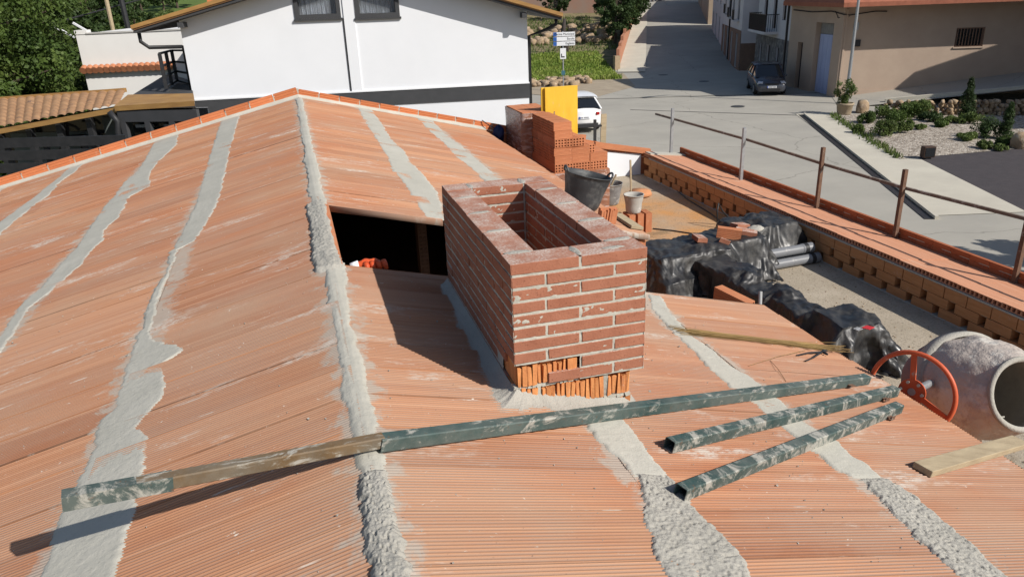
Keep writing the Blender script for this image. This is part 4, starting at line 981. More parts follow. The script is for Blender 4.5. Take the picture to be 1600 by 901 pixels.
# bricks lying on the tarp
solid_m = MB().box((0, 0, 0), (.24, .115, .05), jit=.003).build('b', brick_red, bevel=.003)
sm_me = solid_m.data
sm_mod = None
bpy.data.objects.remove(solid_m)
def on_tarp(u, v, h, rz, label, me, name, tilt=(0, 0), sc=None):
    p = hz(u, v, ZF+h); return hbrick((p.x, p.y, p.z+.03), rz, tilt[0], tilt[1], label, 'loose bricks weighing down the tarpaulin', me, name, sc=sc)
on_tarp(1093, 376, .46, 1.35, 'single dark red brick on the left part of the tarpaulin', sm_me, 'brick', (.15, .1))
on_tarp(1156, 356, .48, .35, 'dark red brick at the back of the brick cluster on the tarpaulin', sm_me, 'brick', (.05, .2))
on_tarp(1166, 366, .46, -.5, 'orange red brick on the right of the brick cluster on the tarpaulin', sm_me, 'brick', (.1, .15))
on_tarp(1133, 381, .42, .9, 'half brick in front of the hollow brick on the tarpaulin', sm_me, 'brick', (.3, .3), (.55, 1, 1))
on_tarp(1139, 368, .48, -.55, 'hollow brick with six holes lying on the tarpaulin among red bricks', HBM, 'hollow_brick', (0, .1))
p = hz(1182, 357, ZF+.50); mb = MB(); blob(mb, (p.x, p.y, p.z-.01), .11, .07, .05, 77); tag(mb.build('mortar_lump', mortar_rough, smooth=True), 'pale lump of dry mortar on the tarpaulin beside the bricks', 'lump')
# hollow blocks between the slab edge and the tarp
BIG = hollow_mesh(.42, .10, .20, 3, 4, 'hollow_block')
q = hz(1146, 458, -1.78); qa = hz(1116, 452, -1.78); qb = hz(1178, 478, -1.78); hbrick((qa.x*.5+qb.x*.5, qa.y*.5+qb.y*.5, -1.84), math.atan2(qb.y-qa.y, qb.x-qa.x), 0, .06, 'long hollow clay block tilted between the roof edge and the tarpaulin', None, BIG, 'hollow_block', 'block')
hbrick((q.x-.02, q.y-.02, -2.07), -.3, 0, 0, 'lower hollow block carrying the tilted one, in the shade behind the roof edge', None, BIG, 'hollow_block', 'block', (1, 1.6, 1.6))
q = hz(1183, 466, -1.75); mb = MB(); mb.tube([(q.x-.02, q.y-.10, -1.98), (q.x+.05, q.y+.03, -1.70)], .018, 10); o = mb.build('conduit', M('pale plastic conduit', (.42, .42, .41), (.3, .3, .3), 5, .4)); tag(o, 'short grey conduit end poking out beside the tilted hollow block', 'conduit')
# pipes
pipe_m = M('grey pvc pipe', (.19, .195, .205), (.15, .155, .165), 3, .4, .1, 30, .003, spots=(6, .62, .1, (.5, .48, .45)))
pz = [(hz(1290, 408, ZF), .0), (hz(1280, 394, ZF), .0), (hz(1287, 401, ZF+.11), .0), (hz(1262, 385, ZF), 0)]
PL = ['front grey pipe on the terrace floor, poking out of the tarpaulin', 'second grey pipe from the front on the terrace floor', 'grey pipe resting on top of the two front pipes', 'rearmost grey pipe, mostly under the tarpaulin']
e0 = hz(1292, 412, ZF+.06)
for i, (dx, dy, dzz) in enumerate([(0, 0, 0), (-.02, .135, 0), (-.06, .065, .115), (-.05, .27, 0)]):
    b = Vector((5.19+dx, 4.72+dy, ZF+.064+dzz)); a = b+Vector((-1.45, -.10, 0)); d = (b-a).normalized()
    t = empty('pvc_pipe', b, 0, PL[i], 'pipe', 'grey plastic pipes under the tarpaulin')
    mb = MB(); mb.tube([a, b-d*.16], .058, 20, False); mb.tube([b-d*.16, b-d*.15, b], [.058, .064, .064], 20, False); mb.tube([b, a], .054, 20, False); mb.build('barrel', pipe_m, t, True)
    mb = MB(); mb.tube([b-d*.13, b-d*.075], .066, 20, False); mb.build('gasket', black_metal, t, True); mb = MB(); mb.tube([b-d*.02, b-d*.018], [.001, .054], 20, False); mb.build('bore', black_metal, t)
# cables on the terrace
for i, pts in enumerate([[(1048, 290), (1075, 312), (1110, 333), (1135, 352), (1150, 372)], [(1020, 357), (1050, 360), (1090, 366)]]):
    mb = MB(); P_ = [hz(u, v, ZF+.012) for u, v in pts]; mb.tube(P_, .009, 6); tag(mb.build('cable', black_metal), ['black cable running over the terrace towards the tarpaulin', 'thin black cable between the brick pile and the tarpaulin'][i], 'cable')
mb = MB(); c0 = hz(1121, 356, ZF); mb.tube([c0+Vector((0, 0, .0)), c0+Vector((-.01, .02, .25)), c0+Vector((.02, .05, .34)), c0+Vector((.10, .06, .22)), c0+Vector((.22, .02, .08))], .012, 8); tag(mb.build('hose', black_metal, smooth=True), 'stiff black hose end arching up behind the tarpaulin', 'hose')

# guard rail ---------------------------------------------------------------------------------
GR = empty('guard_rail', (5.9, 6, -2.0), 0, 'guard rail of thin steel posts and one worn rail along the eave', 'railing')
posts = [(5.80, 9.80, -1.08, steel_galv), (5.85, 7.55, -1.09, steel_galv), (5.91, 5.77, -1.08, rust), (5.95, 4.36, -1.09, rust), (5.98, 2.76, -1.25, rust), (6.0, .9, -1.25, rust)]
for x, y, z, m_ in posts:
    mb = MB(); b0 = zd(x)+.002; mb.box((x, y, (b0+z)/2), (.045, .045, z-b0)); mb.build('post', m_, GR)
mb = MB(); rp = [(5.84, 10.55, -1.28), (5.90, 7.57, -1.27), (5.955, 5.77, -1.31), (5.99, 4.36, -1.315), (6.02, 2.78, -1.27), (6.04, .5, -1.27)]
for a, b in zip(rp[:-1], rp[1:]): mb.bar(a, b, .03, .034)
mb.build('rail', pale_rust, GR)
# concrete mixer ------------------------------------------------------------------------------
MX = empty('cement_mixer', (2.95, .45, ZF), 0, 'cement mixer with a mortar-crusted drum and orange hand wheel beside the roof edge', 'cement mixer')
DD_ = CF+CR*((1514-800)/FPX)-CU*((603-450.5)/FPX); DC = CAM+DD_*4.6
mouth_c = CAM+CF*4.0+CR*((1583-800)/FPX*4.0)-CU*((612-450.5)/FPX*4.0)
ax = (mouth_c-DC)
ax = (CR*.53-DD_.normalized()*.83-CU*.08).normalized()
MXm = ax.to_track_quat('Z', 'Y').to_matrix()
drum_m = M('mortar crusted drum', (.49, .43, .375), (.38, .325, .285), 5, .9, .9, 12, .03, spots=(3.6, .50, .06, (.56, .52, .46)))
def drum_part(name, prof, mat, n=48, rough=0.):
    mb = MB(); mb.lathe([(r_*1.06, z_*1.06) for r_, z_ in prof], n, MXm, DC)
    if rough:
        for i, p in enumerate(mb.v):
            q = Vector(p)-DC; k = float(fbm(np.array(q.x*9+q.z*4), np.array(q.y*9+q.z*7), 91))-.47; mb.v[i] = tuple(Vector(p)+q.normalized()*k*rough)
    return mb.build(name, mat, MX, True)
prof = [(.001, -.36), (.14, -.35), (.20, -.32)]+[(.20+.085*math.sin(q*math.pi/2), -.32+.24*q) for q in (.2, .4, .6, .8, 1)]
purple = M('dusty drum bottom', (.27, .19, .185), (.19, .13, .13), 5, .8, .4, 14, .01, spots=(6, .6, .1, (.40, .36, .33)))
drum_part('drum_bottom', prof, purple, rough=.012)
ringp = [(.285, -.08), (.312, -.085), (.316, -.04), (.312, .0), (.29, .0)]
drum_part('drum_ring', ringp, mortar_rough, rough=.008)
prof = [(.290, -.02)]+[(.290-.02*q**2-.10*max(0, q-.35)**1.15*1.35, -.02+.40*q) for q in np.linspace(.05, 1, 14)]
drum_part('drum', prof, drum_m, 96, rough=.05)
rl = prof[-1]; drum_part('drum_rim', [(rl[0]-.012, rl[1]-.01), (rl[0]+.012, rl[1]-.008), (rl[0]+.014, rl[1]+.012), (rl[0]-.008, rl[1]+.014), (rl[0]-.018, rl[1])], mortar_rough, 48, .006)
drum_part('drum_inside', [(rl[0]-.014, rl[1]), (.255, .05), (.26, -.1), (.2, -.29), (.001, -.33)], M('mortar lined drum inside', (.42, .385, .33), (.32, .29, .245), 6, .95, .6, 20, .01))
mb = MB(); 
for a in (3.6, 4.3): 
    p = DC+MXm @ Vector((.15*math.cos(a), .15*math.sin(a), .30)); mb.bar(p, DC+MXm @ Vector((.19*math.cos(a), .19*math.sin(a), .0)), .05, .008)
mb.build('paddle', mortar_rough, MX)
WC = CAM+(CF+CR*((1424-800)/FPX)-CU*((612-450.5)/FPX))*4.28
wax = Vector((-.90, -.42, .18)).normalized(); WM = wax.to_track_quat('Z', 'Y').to_matrix(); orange_paint = M('orange paint', (.55, .11, .045), (.45, .085, .035), 6, .45, spots=(9, .64, .06, (.38, .30, .26)))
mb = MB(); n = 48; wr_ = .228; rings = [[WC+WM @ Vector(((wr_+.014*math.cos(b))*math.cos(a), (wr_+.014*math.cos(b))*math.sin(a), .014*math.sin(b))) for b in np.linspace(0, 2*math.pi, 8, False)] for a in np.linspace(0, 2*math.pi, n, False)]
rings.append(rings[0]); mb.rings(rings, False)
wheel = mb.build('hand_wheel', orange_paint, MX, True)
mb = MB()
for a in (math.pi/2+.15, math.pi*7/6+.15, math.pi*11/6+.15):
    mb.bar(WC+WM @ Vector((.03*math.cos(a), .03*math.sin(a), -.01)), WC+WM @ Vector((.228*math.cos(a), .228*math.sin(a), 0)), .030, .010, wax)
mb.build('spoke', orange_paint, wheel)
mb = MB(); mb.tube([WC-wax*.012, WC-wax*.002], [.075, .075], 24); mb.build('plate', orange_paint, wheel)
mb = MB(); mb.tube([WC-wax*.0, WC-wax*.28], [.022, .022], 12)
mb.build('axle', steel_galv, wheel)
mb = MB()
for k in range(6):
    a = k*math.pi/3; c = WC+WM @ Vector((.058*math.cos(a), .058*math.sin(a), 0)); mb.tube([c, c+wax*.01], .009, 6)
mb.build('bolt', mortar, wheel)
mb = MB(); fl_ = Vector((2.45, .42, 0)); fr_ = Vector((3.15, .62, 0))
for p in (fl_, fr_):
    mb.bar((p.x, p.y, -1.45), (p.x-.06, p.y-.35, ZF+.02), .05); mb.bar((p.x, p.y, -1.45), (p.x+.04, p.y+.35, ZF+.12), .05)
mb.bar((fl_.x, fl_.y, -1.5), (fr_.x, fr_.y, -1.5), .05); mb.bar((fl_.x-.06, fl_.y-.35, ZF+.04), (fr_.x-.06, fr_.y-.35, ZF+.04), .05)
mb.build('frame', rust, MX)
for sx in (2.42, 3.24):
    mb = MB(); c = Vector((sx+.04, .85 if sx < 3 else 1.0, ZF+.14)); mb.tube([c-Vector((.03, 0, 0)), c+Vector((.03, 0, 0))], .14, 24); mb.build('wheel', black_metal, MX, True)

# ------------------------------------------------------------------ buildings
def wall_holes(mb, o, t, n, L, z0, z1, holes, th=.25):
    """outer face of a wall from o along unit t, outward normal n, with rectangular openings (s0,s1,za,zb) and their reveals"""
    o = Vector((o[0], o[1], 0)); t = Vector(t); n = Vector(n)
    P = lambda s_, z, d=0: (o.x+t.x*s_-n.x*d, o.y+t.y*s_-n.y*d, z)
    ss = sorted({0, L, *[h[0] for h in holes], *[h[1] for h in holes]}); zz = sorted({z0, z1, *[h[2] for h in holes], *[h[3] for h in holes]})
    for a, b in zip(ss[:-1], ss[1:]):
        for c, d in zip(zz[:-1], zz[1:]):
            m_ = ((a+b)/2, (c+d)/2)
            if any(h[0] < m_[0] < h[1] and h[2] < m_[1] < h[3] for h in holes): continue
            mb.quad(P(a, c), P(b, c), P(b, d), P(a, d))
    for (a, b, c, d) in holes:
        for q0, q1 in (((a, c), (a, d)), ((a, d), (b, d)), ((b, d), (b, c)), ((b, c), (a, c))):
            mb.quad(P(*q0), P(*q1), P(*q1, th), P(*q0, th))
def frm(mb, o, t, n, a, b, c, d, w, depth, dep2, mull=0):
    """window frame ring (a,b)x(c,d) of bar width w between depths"""
    o = Vector((o[0], o[1], 0)); t = Vector(t); n = Vector(n); Mx = Matrix((t, n, Vector((0, 0, 1)))).transposed()
    def bx(s0, s1, z0, z1, e=0):
        mb.box(o+t*((s0+s1)/2)-n*((depth+dep2)/2)+Vector((0, 0, (z0+z1)/2)), (s1-s0, abs(dep2-depth)+e, z1-z0), Mx)
    bx(a, a+w, c, d); bx(b-w, b, c, d); bx(a+w, b-w, c, c+w); bx(a+w, b-w, d-w, d)
    if mull: bx((a+b)/2-w/3, (a+b)/2+w/3, c+w, d-w)
def plane_at(mb, o, t, n, a, b, c, d, depth):
    o = Vector((o[0], o[1], 0)); t = Vector(t); n = Vector(n); P = lambda s_, z: (o.x+t.x*s_-n.x*depth, o.y+t.y*s_-n.y*depth, z)
    mb.quad(P(a, c), P(b, c), P(b, d), P(a, d))
def obox(mb, o, t, n, s0, s1, d0, d1, z0, z1):      # d measured outward
    t = Vector(t); n = Vector(n); Mx = Matrix((t, n, Vector((0, 0, 1)))).transposed(); o = Vector((o[0], o[1], 0))
    mb.box(o+t*((s0+s1)/2)+n*((d0+d1)/2)+Vector((0, 0, (z0+z1)/2)), (s1-s0, d1-d0, z1-z0), Mx)

# white gable house ---------------------------------------------------------------------------
WO = Vector((-3.14, 18.26, 0)); WT = Vector((.9883, -.1525, 0)); WN = Vector((-.1525, -.9883, 0)); WL = 8.55
WH = empty('white_house', (WO.x+WT.x*4.3, WO.y+WT.y*4.3, ZS), 0, 'white rendered gable house with a charcoal band, two dark framed windows and a tiled roof', 'house')
ZE = lambda s_: (.62+.245*s_ if s_ < 4.5 else .62+.245*4.5-.30*(s_-4.5))
wins = [(2.76, 3.88, .52, 1.62), (4.23, 5.33, .49, 1.60)]
mb = MB(); wall_holes(mb, WO, WT, WN, WL, ZS, .40, []); 
P = lambda s_, z, d=0: (WO.x+WT.x*s_+WN.x*d, WO.y+WT.y*s_+WN.y*d, z)
wall_holes(mb, WO, WT, WN, WL, .40, 2.0, wins, .22)
mb.v = [(x, y, min(z, ZE((Vector((x, y, 0))-WO).dot(WT))-.02)) for x, y, z in mb.v]
# side and back walls
for s_ in (0, WL): mb.quad(P(s_, ZS), P(s_, ZS, -9), P(s_, ZE(s_), -9), P(s_, ZE(s_)))
mb.quad(P(0, ZS, -9), P(WL, ZS, -9), P(WL, 1, -9), P(0, 1, -9))
mb.build('wall', white_wall, WH)
mb = MB(); obox(mb, WO, WT, WN, -.02, WL+.02, 0, .025, -1.66, -1.29); mb.build('band', dark_grey, WH)
mb = MB(); obox(mb, WO, WT, WN, -.015, WL+.015, .0, .045, -1.30, -1.265); mb.build('band_trim', white_wall, WH)
mb = MB(); obox(mb, WO, WT, WN, 3.945, 4.21, 0, .03, -1.265, 1.5); mb.build('pilaster', white_wall, WH); mb = MB(); obox(mb, WO, WT, WN, 3.90, 3.943, 0, .012, -1.265, .5); mb.build('expansion_joint', dark_grey, WH)
for (a, b, c, d) in wins:
    mb = MB(); frm(mb, WO, WT, WN, a, b, c, d, .10, -.03, .16); w_ = mb.build('window', dark_grey, WH)
    mb = MB(); obox(mb, WO, WT, WN, a-.03, b+.03, -.02, .06, c-.05, c-.002); mb.build('sill', dark_grey, w_)
    mb = MB(); plane_at(mb, WO, WT, WN, a+.1, b-.1, c+.1, d-.1, .10)
    gm = MATS.get('window glass')
    if gm is None:
        t = NT('window glass'); t.b.inputs['Transmission Weight'].default_value = .9; t.set((.8, .85, .9), .03); t.b.inputs['IOR'].default_value = 1.3; gm = t.m
    mb.build('pane', gm, w_)
    mb = MB(); 
    n = 60
    for k in range(n):
        s0 = a+.12+(b-a-.24)*k/n; s1 = a+.12+(b-a-.24)*(k+1)/n; d0 = .19+.025*math.sin(k*1.3)*math.sin(k*.37+1); d1 = .19+.025*math.sin((k+1)*1.3)*math.sin((k+1)*.37+1)
        mb.quad(P(s0, c+.1, -d0), P(s1, c+.1, -d1), P(s1, d-.1, -d1), P(s0, d-.1, -d0))
    mb.build('curtain', curtain_m, w_, True)
# roof: two slopes with overhang, gold edge, dark soffit
def roof_slab(sA, sB, zA, zB, d0, d1, th, mat, name, parent):
    mb = MB(); vs = [P(sA, zA, d0), P(sB, zB, d0), P(sB, zB, d1), P(sA, zA, d1)]; vs += [(p[0], p[1], p[2]-th) for p in vs]
    mb.add(vs, [(0, 1, 2, 3), (7, 6, 5, 4), (0, 4, 5, 1), (1, 5, 6, 2), (2, 6, 7, 3), (3, 7, 4, 0)]); return mb.build(name, mat, parent)
tile_brown = M('brown clay roof tile', (.34, .185, .085), (.24, .125, .06), 6, .8, .3, 30, .01, spots=(7, .6, .1, (.15, .09, .06)))
OV = .50; s_l, s_r, s_m = -.95, WL+.82, 4.5
zl0 = .62+.245*s_l; zm = .62+.245*4.5; zr0 = zm-.30*(s_r-4.5)
roof_slab(s_l, s_m, zl0+.14, zm+.14, OV, -9.2, .09, tile_brown, 'roof', WH); roof_slab(s_m, s_r, zm+.14, zr0+.14, OV, -9.2, .09, tile_brown, 'roof', WH)
roof_slab(s_l, s_m, zl0+.045, zm+.045, OV-.03, -9.1, .06, dark_grey, 'soffit', WH); roof_slab(s_m, s_r, zm+.045, zr0+.045, OV-.03, -9.1, .06, dark_grey, 'soffit', WH)
roof_slab(s_l-.02, s_m, zl0+.165, zm+.165, OV+.03, OV-.10, .085, gold_wood, 'verge_board', WH); roof_slab(s_m, s_r+.02, zm+.165, zr0+.165, OV+.03, OV-.10, .085, gold_wood, 'verge_board', WH)
roof_slab(s_l-.02, s_l+.16, zl0+.165, zl0+.19, OV, -9, .10, gold_wood, 'eave_board', WH)
for s_ in (.12, WL-.12):
    mb = MB(); obox(mb, WO, WT, WN, s_-.06, s_+.06, 0, .42, ZE(s_)-.20, ZE(s_)-.08); mb.build('rafter_end', dark_grey, WH)
for q in ([P(s_l+.05, zl0-.02, OV-.25), P(s_l+.05, zl0-.22, OV-.25), P(s_l+.2, zl0-.36, OV-.3), P(-.04, .0, .0), P(-.06, .0, -.2), P(-.06, ZS, -.2)],
          [P(s_r-.12, zr0+.02, OV-.2), P(s_r-.12, zr0-.1, OV-.2), P(s_r-.3, zr0-.22, OV-.4), P(WL+.06, -.12, -.15), P(WL+.06, ZS, -.2)]):
    mb = MB(); mb.tube(q, .045, 10); mb.build('downpipe', black_metal, WH, True)
mb = MB(); c = P(.25, 1.0, -3.2); mb.box((c[0], c[1], 1.35), (.5, .5, 1.3)); mb.build('chimney', edge_clay, WH)

# annex behind on the left, and the tiled terrace in front of it ------------------------------------
aL = px(117, 50, 26); aR = px(290, 46, 25.6); at_ = WT.copy(); AL = 4.0; an = Vector((at_.y, -at_.x, 0))
AX = empty('annex', (aL.x, aL.y, ZS), 0, 'cream white windowless annex with a clay tile row across its wall, left of the house', 'annex')
def Pa(s_, z, d=0): return (aL.x+at_.x*s_+an.x*d, aL.y+at_.y*s_+an.y*d, z)
mb = MB(); zt0, zt1 = aL.z-.06, aR.z
obox(mb, aL, at_, an, 0, AL+2, -5, 0, ZS, .17); mb.build('wall', annex_white, AX)
mb = MB(); obox(mb, aL, at_, an, .32, AL+2, -.3, .03, .171, .215); mb.build('coping', M('grey coping', (.45, .44, .42), None, 4), AX); mb = MB(); obox(mb, aL, at_, an, -.02, .36, -.35, .02, .171, .30); mb.build('corner_block', annex_white, AX)
mb = MB(); nT = 16
for k in range(nT):
    s0 = .05+k*(2.9/nT); c = Pa(s0, -.93, .08); 
    mb.tube([Pa(s0, -.86, -.0), Pa(s0, -.95, .20)], [.10, .115], 10)
mb.build('tile_row', M('terracotta tile', (.48, .20, .10), (.36, .14, .07), 5, .85, .2), AX)
mb = MB(); obox(mb, aL, at_, an, 0, 2.95, .002, .10, -1.06, -.99); mb.build('ledge', annex_white, AX)
for (u0, v0, u1, v1), lb in zip([(82, 40, 117, 53), (114, 36, 152, 52)], ['left of the two thin white poles above the annex wall', 'right of the two thin white poles above the annex wall']):
    mb = MB(); mb.bar(px(u0, v0, 26.6), px(u1, v1+6, 26.6), .06); tag(mb.build('white_pole', white_wall), lb, 'pole', 'thin white poles above the annex')
# tiled terrace roof
TA = px(-70, 215, 16.6); TBp = px(184, 168, 16.3); TCp = px(196, 143, 19.8); TD = px(-70, 162, 20.2)
TZ = empty('covered_terrace', (TBp.x-3, TBp.y+1, ZS), 0, 'covered terrace with a wavy brown tile roof and dark glazing in front of the trees', 'terrace')
nu, nv = 240, 60; U_, W_ = np.meshgrid(np.linspace(0, 1, nu), np.linspace(0, 1, nv), indexing='ij')
q = [np.array(p) for p in (TA, TBp, TCp, TD)]
S_ = ((1-U_)*(1-W_))[..., None]*q[0]+(U_*(1-W_))[..., None]*q[1]+(U_*W_)[..., None]*q[2]+((1-U_)*W_)[..., None]*q[3]
S_[..., 2] += .045*np.abs(np.sin(U_*math.pi*19))**.7+.03*(1-((W_*8) % 1))
npmesh('roof', S_, gridfaces(nu, nv), M('buff clay roof tile', (.40, .235, .125), (.27, .15, .08), 3, .85, .3, 30, .01, spots=(5, .58, .12, (.17, .11, .08))), TZ, True)
mb = MB(); mb.bar(TA+Vector((0, -.02, -.04)), TBp+Vector((0, -.02, -.04)), .06, .10); mb.build('fascia', gold_wood, TZ); mb = MB(); mb.bar(Vector(TD)+Vector((0, .03, .03)), Vector(TCp)+Vector((0, .03, .03)), .12, .10); mb.build('ridge_board', gold_wood, TZ)
tv = (TBp-TA).normalized(); th_ = Vector((tv.x, tv.y, 0)).normalized(); tn = Vector((th_.y, -th_.x, 0))
mb = MB(); LT = (TBp-TA).length
ztp = max(TA.z, TBp.z); mb.add([tuple(TA+th_*s_-tn*d_+Vector((0, 0, dz_))) for d_ in (1.3, 1.4) for s_, dz_ in ((0, ZS-TA.z), (LT-.05, ZS-TA.z), (LT-.05, TBp.z-TA.z-.02), (0, -.02))], [(0, 1, 2, 3), (7, 6, 5, 4), (0, 4, 5, 1), (1, 5, 6, 2), (2, 6, 7, 3), (3, 7, 4, 0)]); mb.build('back_glazing', glass_dark, TZ)
mb = MB()
for s_ in np.linspace(.2, LT-.15, 6): obox(mb, TA, th_, tn, s_-.06, s_+.06, -.25, -.13, ZS, TA.z+.0+(TBp.z-TA.z)*s_/LT-.09)
obox(mb, TA, th_, tn, 0, LT, -1.5, -.1, ZS, ZS+2.3); mb.build('frame', black_metal, TZ)
mb = MB(); gw = M('grey backdrop wall', (.14, .16, .155), (.11, .13, .125), 2); 
for (a, b) in ((.3, 2.2), (2.6, 3.4), (3.9, LT-.9)): obox(mb, TA, th_, tn, a, b, -1.29, -1.27, ZS+2.4, TA.z+(TBp.z-TA.z)*a/LT-.18)
mb.build('screen_wall', gw, TZ)
# dark chair behind the glazing
ch = empty('garden_chair', px(110, 238, 17.4), 0, 'dark lounge chair on the covered terrace behind the railings', 'chair'); cb = px(108, 236, 17.3); mb = MB()
for pts in ([(92, 238), (98, 222), (128, 222), (128, 238)], [(103, 222), (104, 185), (108, 222)], [(92, 200), (104, 193), (118, 198), (124, 203)]): mb.tube([px(u, v, 17.3) for u, v in pts], .03, 6)
mb.build('chair_frame', black_metal, ch, True); mb = MB(); mb.box(px(112, 216, 17.4), (.5, .5, .08)); mb.build('seat', black_metal, ch)
# golden canopy with dark glazed front next to the house
KA = px(178, 166, 16.0); KB = px(303, 158, 15.7); KC = px(302, 146, 17.6); KD = px(200, 148, 18)
KP = empty('canopy', (KA.x+1, KA.y, ZS), 0, 'low canopy with a golden timber roof edge and dark glazed front beside the white house', 'canopy')
mb = MB(); vs = [KA, KB, KC, KD]; vs = [tuple(p) for p in vs]+[(p[0], p[1], p[2]-.10) for p in vs]; mb.add(vs, [(0, 1, 2, 3), (7, 6, 5, 4), (0, 4, 5, 1), (1, 5, 6, 2), (2, 6, 7, 3), (3, 7, 4, 0)]); mb.build('roof', gold_wood, KP)
kt = KB-KA; kt.z = 0; KL = kt.length; kt.normalize(); kn = Vector((kt.y, -kt.x, 0))
mb = MB(); obox(mb, KA, kt, kn, 0.02, KL, -.12, -.02, KA.z-.33, KA.z-.101)
for s_ in np.linspace(.1, KL-.05, 4): obox(mb, KA, kt, kn, s_-.06, s_+.06, -.12, -.02, ZS, KA.z-.33)
mb.build('frame', dark_grey, KP); mb = MB(); obox(mb, KA, kt, kn, .02, KL, -.5, -.45, ZS, KA.z-.12); mb.build('glazing', glass_dark, KP)
for s_ in (.35, 1.0, 1.6): mb = MB(); obox(mb, KA, kt, kn, s_-.2, s_+.2, -.40, -.34, KA.z-.50, KA.z-.44); mb.build('lamp', steel_galv, KP)
mb = MB(); mb.tube([Vector(KA)+Vector((-.1, -.05, -.1)), Vector(KA)+Vector((.02, -.08, -.3)), Vector(KA)+Vector((-.02, -.08, -.5)), Vector(KA)+Vector((.05, -.05, -3))], .06, 10); mb.build('downpipe', black_metal, KP, True)
# black balcony railing left of the house
BR = empty('balcony_railing', px(262, 138, 19.6), 0, 'black steel balcony railing in the shade at the left corner of the white house', 'railing')
r0, r1, r2 = px(249, 84, 19.4), px(268, 79, 21.5), px(292, 79, 21.0); rb0, rb1, rb2 = px(260, 139, 19.4), px(277, 128, 21.5), px(298, 134, 21.0)
for a, b in ((r0, rb0), (r1, rb1), (r0.lerp(r1, .5), rb0.lerp(rb1, .5)), (r2, rb2)): mb = MB(); mb.bar(a, b, .08); mb.build('post', black_metal, BR)
mb = MB()
for f in (0, .35, .65, .95): mb.bar(r0.lerp(rb0, f), r1.lerp(rb1, f), .05); mb.bar(r1.lerp(rb1, f), r2.lerp(rb2, f), .05)
mb.build('rails', black_metal, BR)
mb = MB(); d0, d1, d2_, d3 = px(196, 148, 18.3), px(302, 150, 18.3), px(300, 128, 22), px(262, 112, 25); 
zdk = -1.05; mb.add([(p.x, p.y, zdk) for p in (d0, d1, d2_, d3)]+[(p.x, p.y, ZS) for p in (d0, d1, d2_, d3)], [(0, 1, 2, 3)]+[(i, 4+i, 4+(i+1) % 4, (i+1) % 4) for i in range(4)])
tag(mb.build('roof_deck', dark_grey), 'dark flat roof deck in shadow between the annex and the white house', 'roof deck')
# black slatted fence
f0, f1 = px(-60, 228, 14.6), px(196, 209, 14.4); fe = empty('slat_fence', (f0.x+2, f0.y, ZS), 0, 'black horizontal slat fence beyond the left gable edge', 'fence'); ft = f1-f0; ft.z = 0; FL = ft.length; ft.normalize(); fn = Vector((ft.y, -ft.x, 0))
mb = MB(); zf_ = f1.z
for k in range(9): obox(mb, f0, ft, fn, 0, FL, 0, .03, zf_-.02-k*.24-.18, zf_-.02-k*.24)
mb.build('slats', black_metal, fe)
for s_ in np.linspace(.1, FL-.1, 5): mb = MB(); obox(mb, f0, ft, fn, s_-.04, s_+.04, -.09, -.01, ZS, zf_-.03); mb.build('post', black_metal, fe)
# poles and cable in the orchard
for (u0, v0, u1, v1, D, w_, m_, lb) in [(178, 54, 163, -14, 32, .16, wood, 'pale wooden utility pole rising behind the annex'), (202, 52, 186, -14, 34, .22, black_metal, 'dark utility pole right of the pale one behind the annex')]:
    mb = MB(); a, b = px(u0, v0, D), px(u1, v1, D); d = (b-a); mb.tube([a-d*2.2, b+d*1.0], w_/2, 8); tag(mb.build('utility_pole', m_), lb, 'pole')
mb = MB(); mb.tube([px(-30, 72, 30), px(60, 43, 31), px(130, 24, 33), px(240, -6, 36)], .03, 5); tag(mb.build('overhead_cable', black_metal), 'black overhead cable crossing in front of the left trees', 'cable')

# street houses on the right --------------------------------------------------------------------
def T3(a, b): v = Vector(b)-Vector(a); v.z = 0; L = v.length; v.normalize(); return v, Vector((v.y, -v.x, 0)), L
# beige building
ca = V(18.7, 43.4); cb_ = V(33.5, 42.0); cl = V(17.9, 49.2)
BB = empty('beige_building', (ca.x, ca.y, ZS), 0, 'beige rendered building with a pale blue door, one small dark window and wide red eaves', 'building')
t1, n1, L1 = T3(ca, cb_); t2, n2, L2 = T3(cl, ca)
zE = -.45
hw_ = [(6.0, 7.5, -2.75, -1.75)]
mb = MB(); wall_holes(mb, ca, t1, n1, L1, ZS-.3, zE+.2, hw_, .2)
gd = [(3.05, 4.95, ZS-.1, -1.35)]; gd2 = [(1.15, 1.75, ZS-.1, -2.55)]
wall_holes(mb, cl, t2, n2, L2, ZS-.3, zE+.2, gd+gd2, .35)
ce = cb_+(-n1)*9; cf = ca+(-n1)*9
mb.quad(tuple(cb_+Vector((0, 0, ZS))), tuple(ce+Vector((0, 0, ZS))), tuple(ce+Vector((0, 0, zE))), tuple(cb_+Vector((0, 0, zE))))
mb.quad(tuple(ce+Vector((0, 0, ZS))), tuple(cf+Vector((0, 0, ZS))), tuple(cf+Vector((0, 0, zE))), tuple(ce+Vector((0, 0, zE))))
mb.build('wall', beige, BB)
mb = MB(); obox(mb, ca, t1, n1, 5.95, 7.55, 0, .06, -2.82, -2.75); mb.build('sill', beige, BB)
mb = MB(); frm(mb, ca, t1, n1, 6.0, 7.5, -2.75, -1.75, .06, .04, .12); wi = mb.build('window', beige_dk, BB)
mb = MB(); plane_at(mb, ca, t1, n1, 6.05, 7.45, -2.7, -1.8, .14); mb.build('pane', glass_dark, wi)
mb = MB()
for k in range(9): s_ = 6.1+k*.16; obox(mb, ca, t1, n1, s_, s_+.035, -.11, -.06, -2.7, -1.8)
mb.build('bars', beige_dk, wi)
blue = M('pale blue boards', (.38, .43, .60), (.31, .355, .52), 2, .7, .2, 8, .01, (3, 3, .3))
mb = MB(); obox(mb, cl, t2, n2, 3.1, 4.9, -.36, -.30, ZS-.1, -2.0)
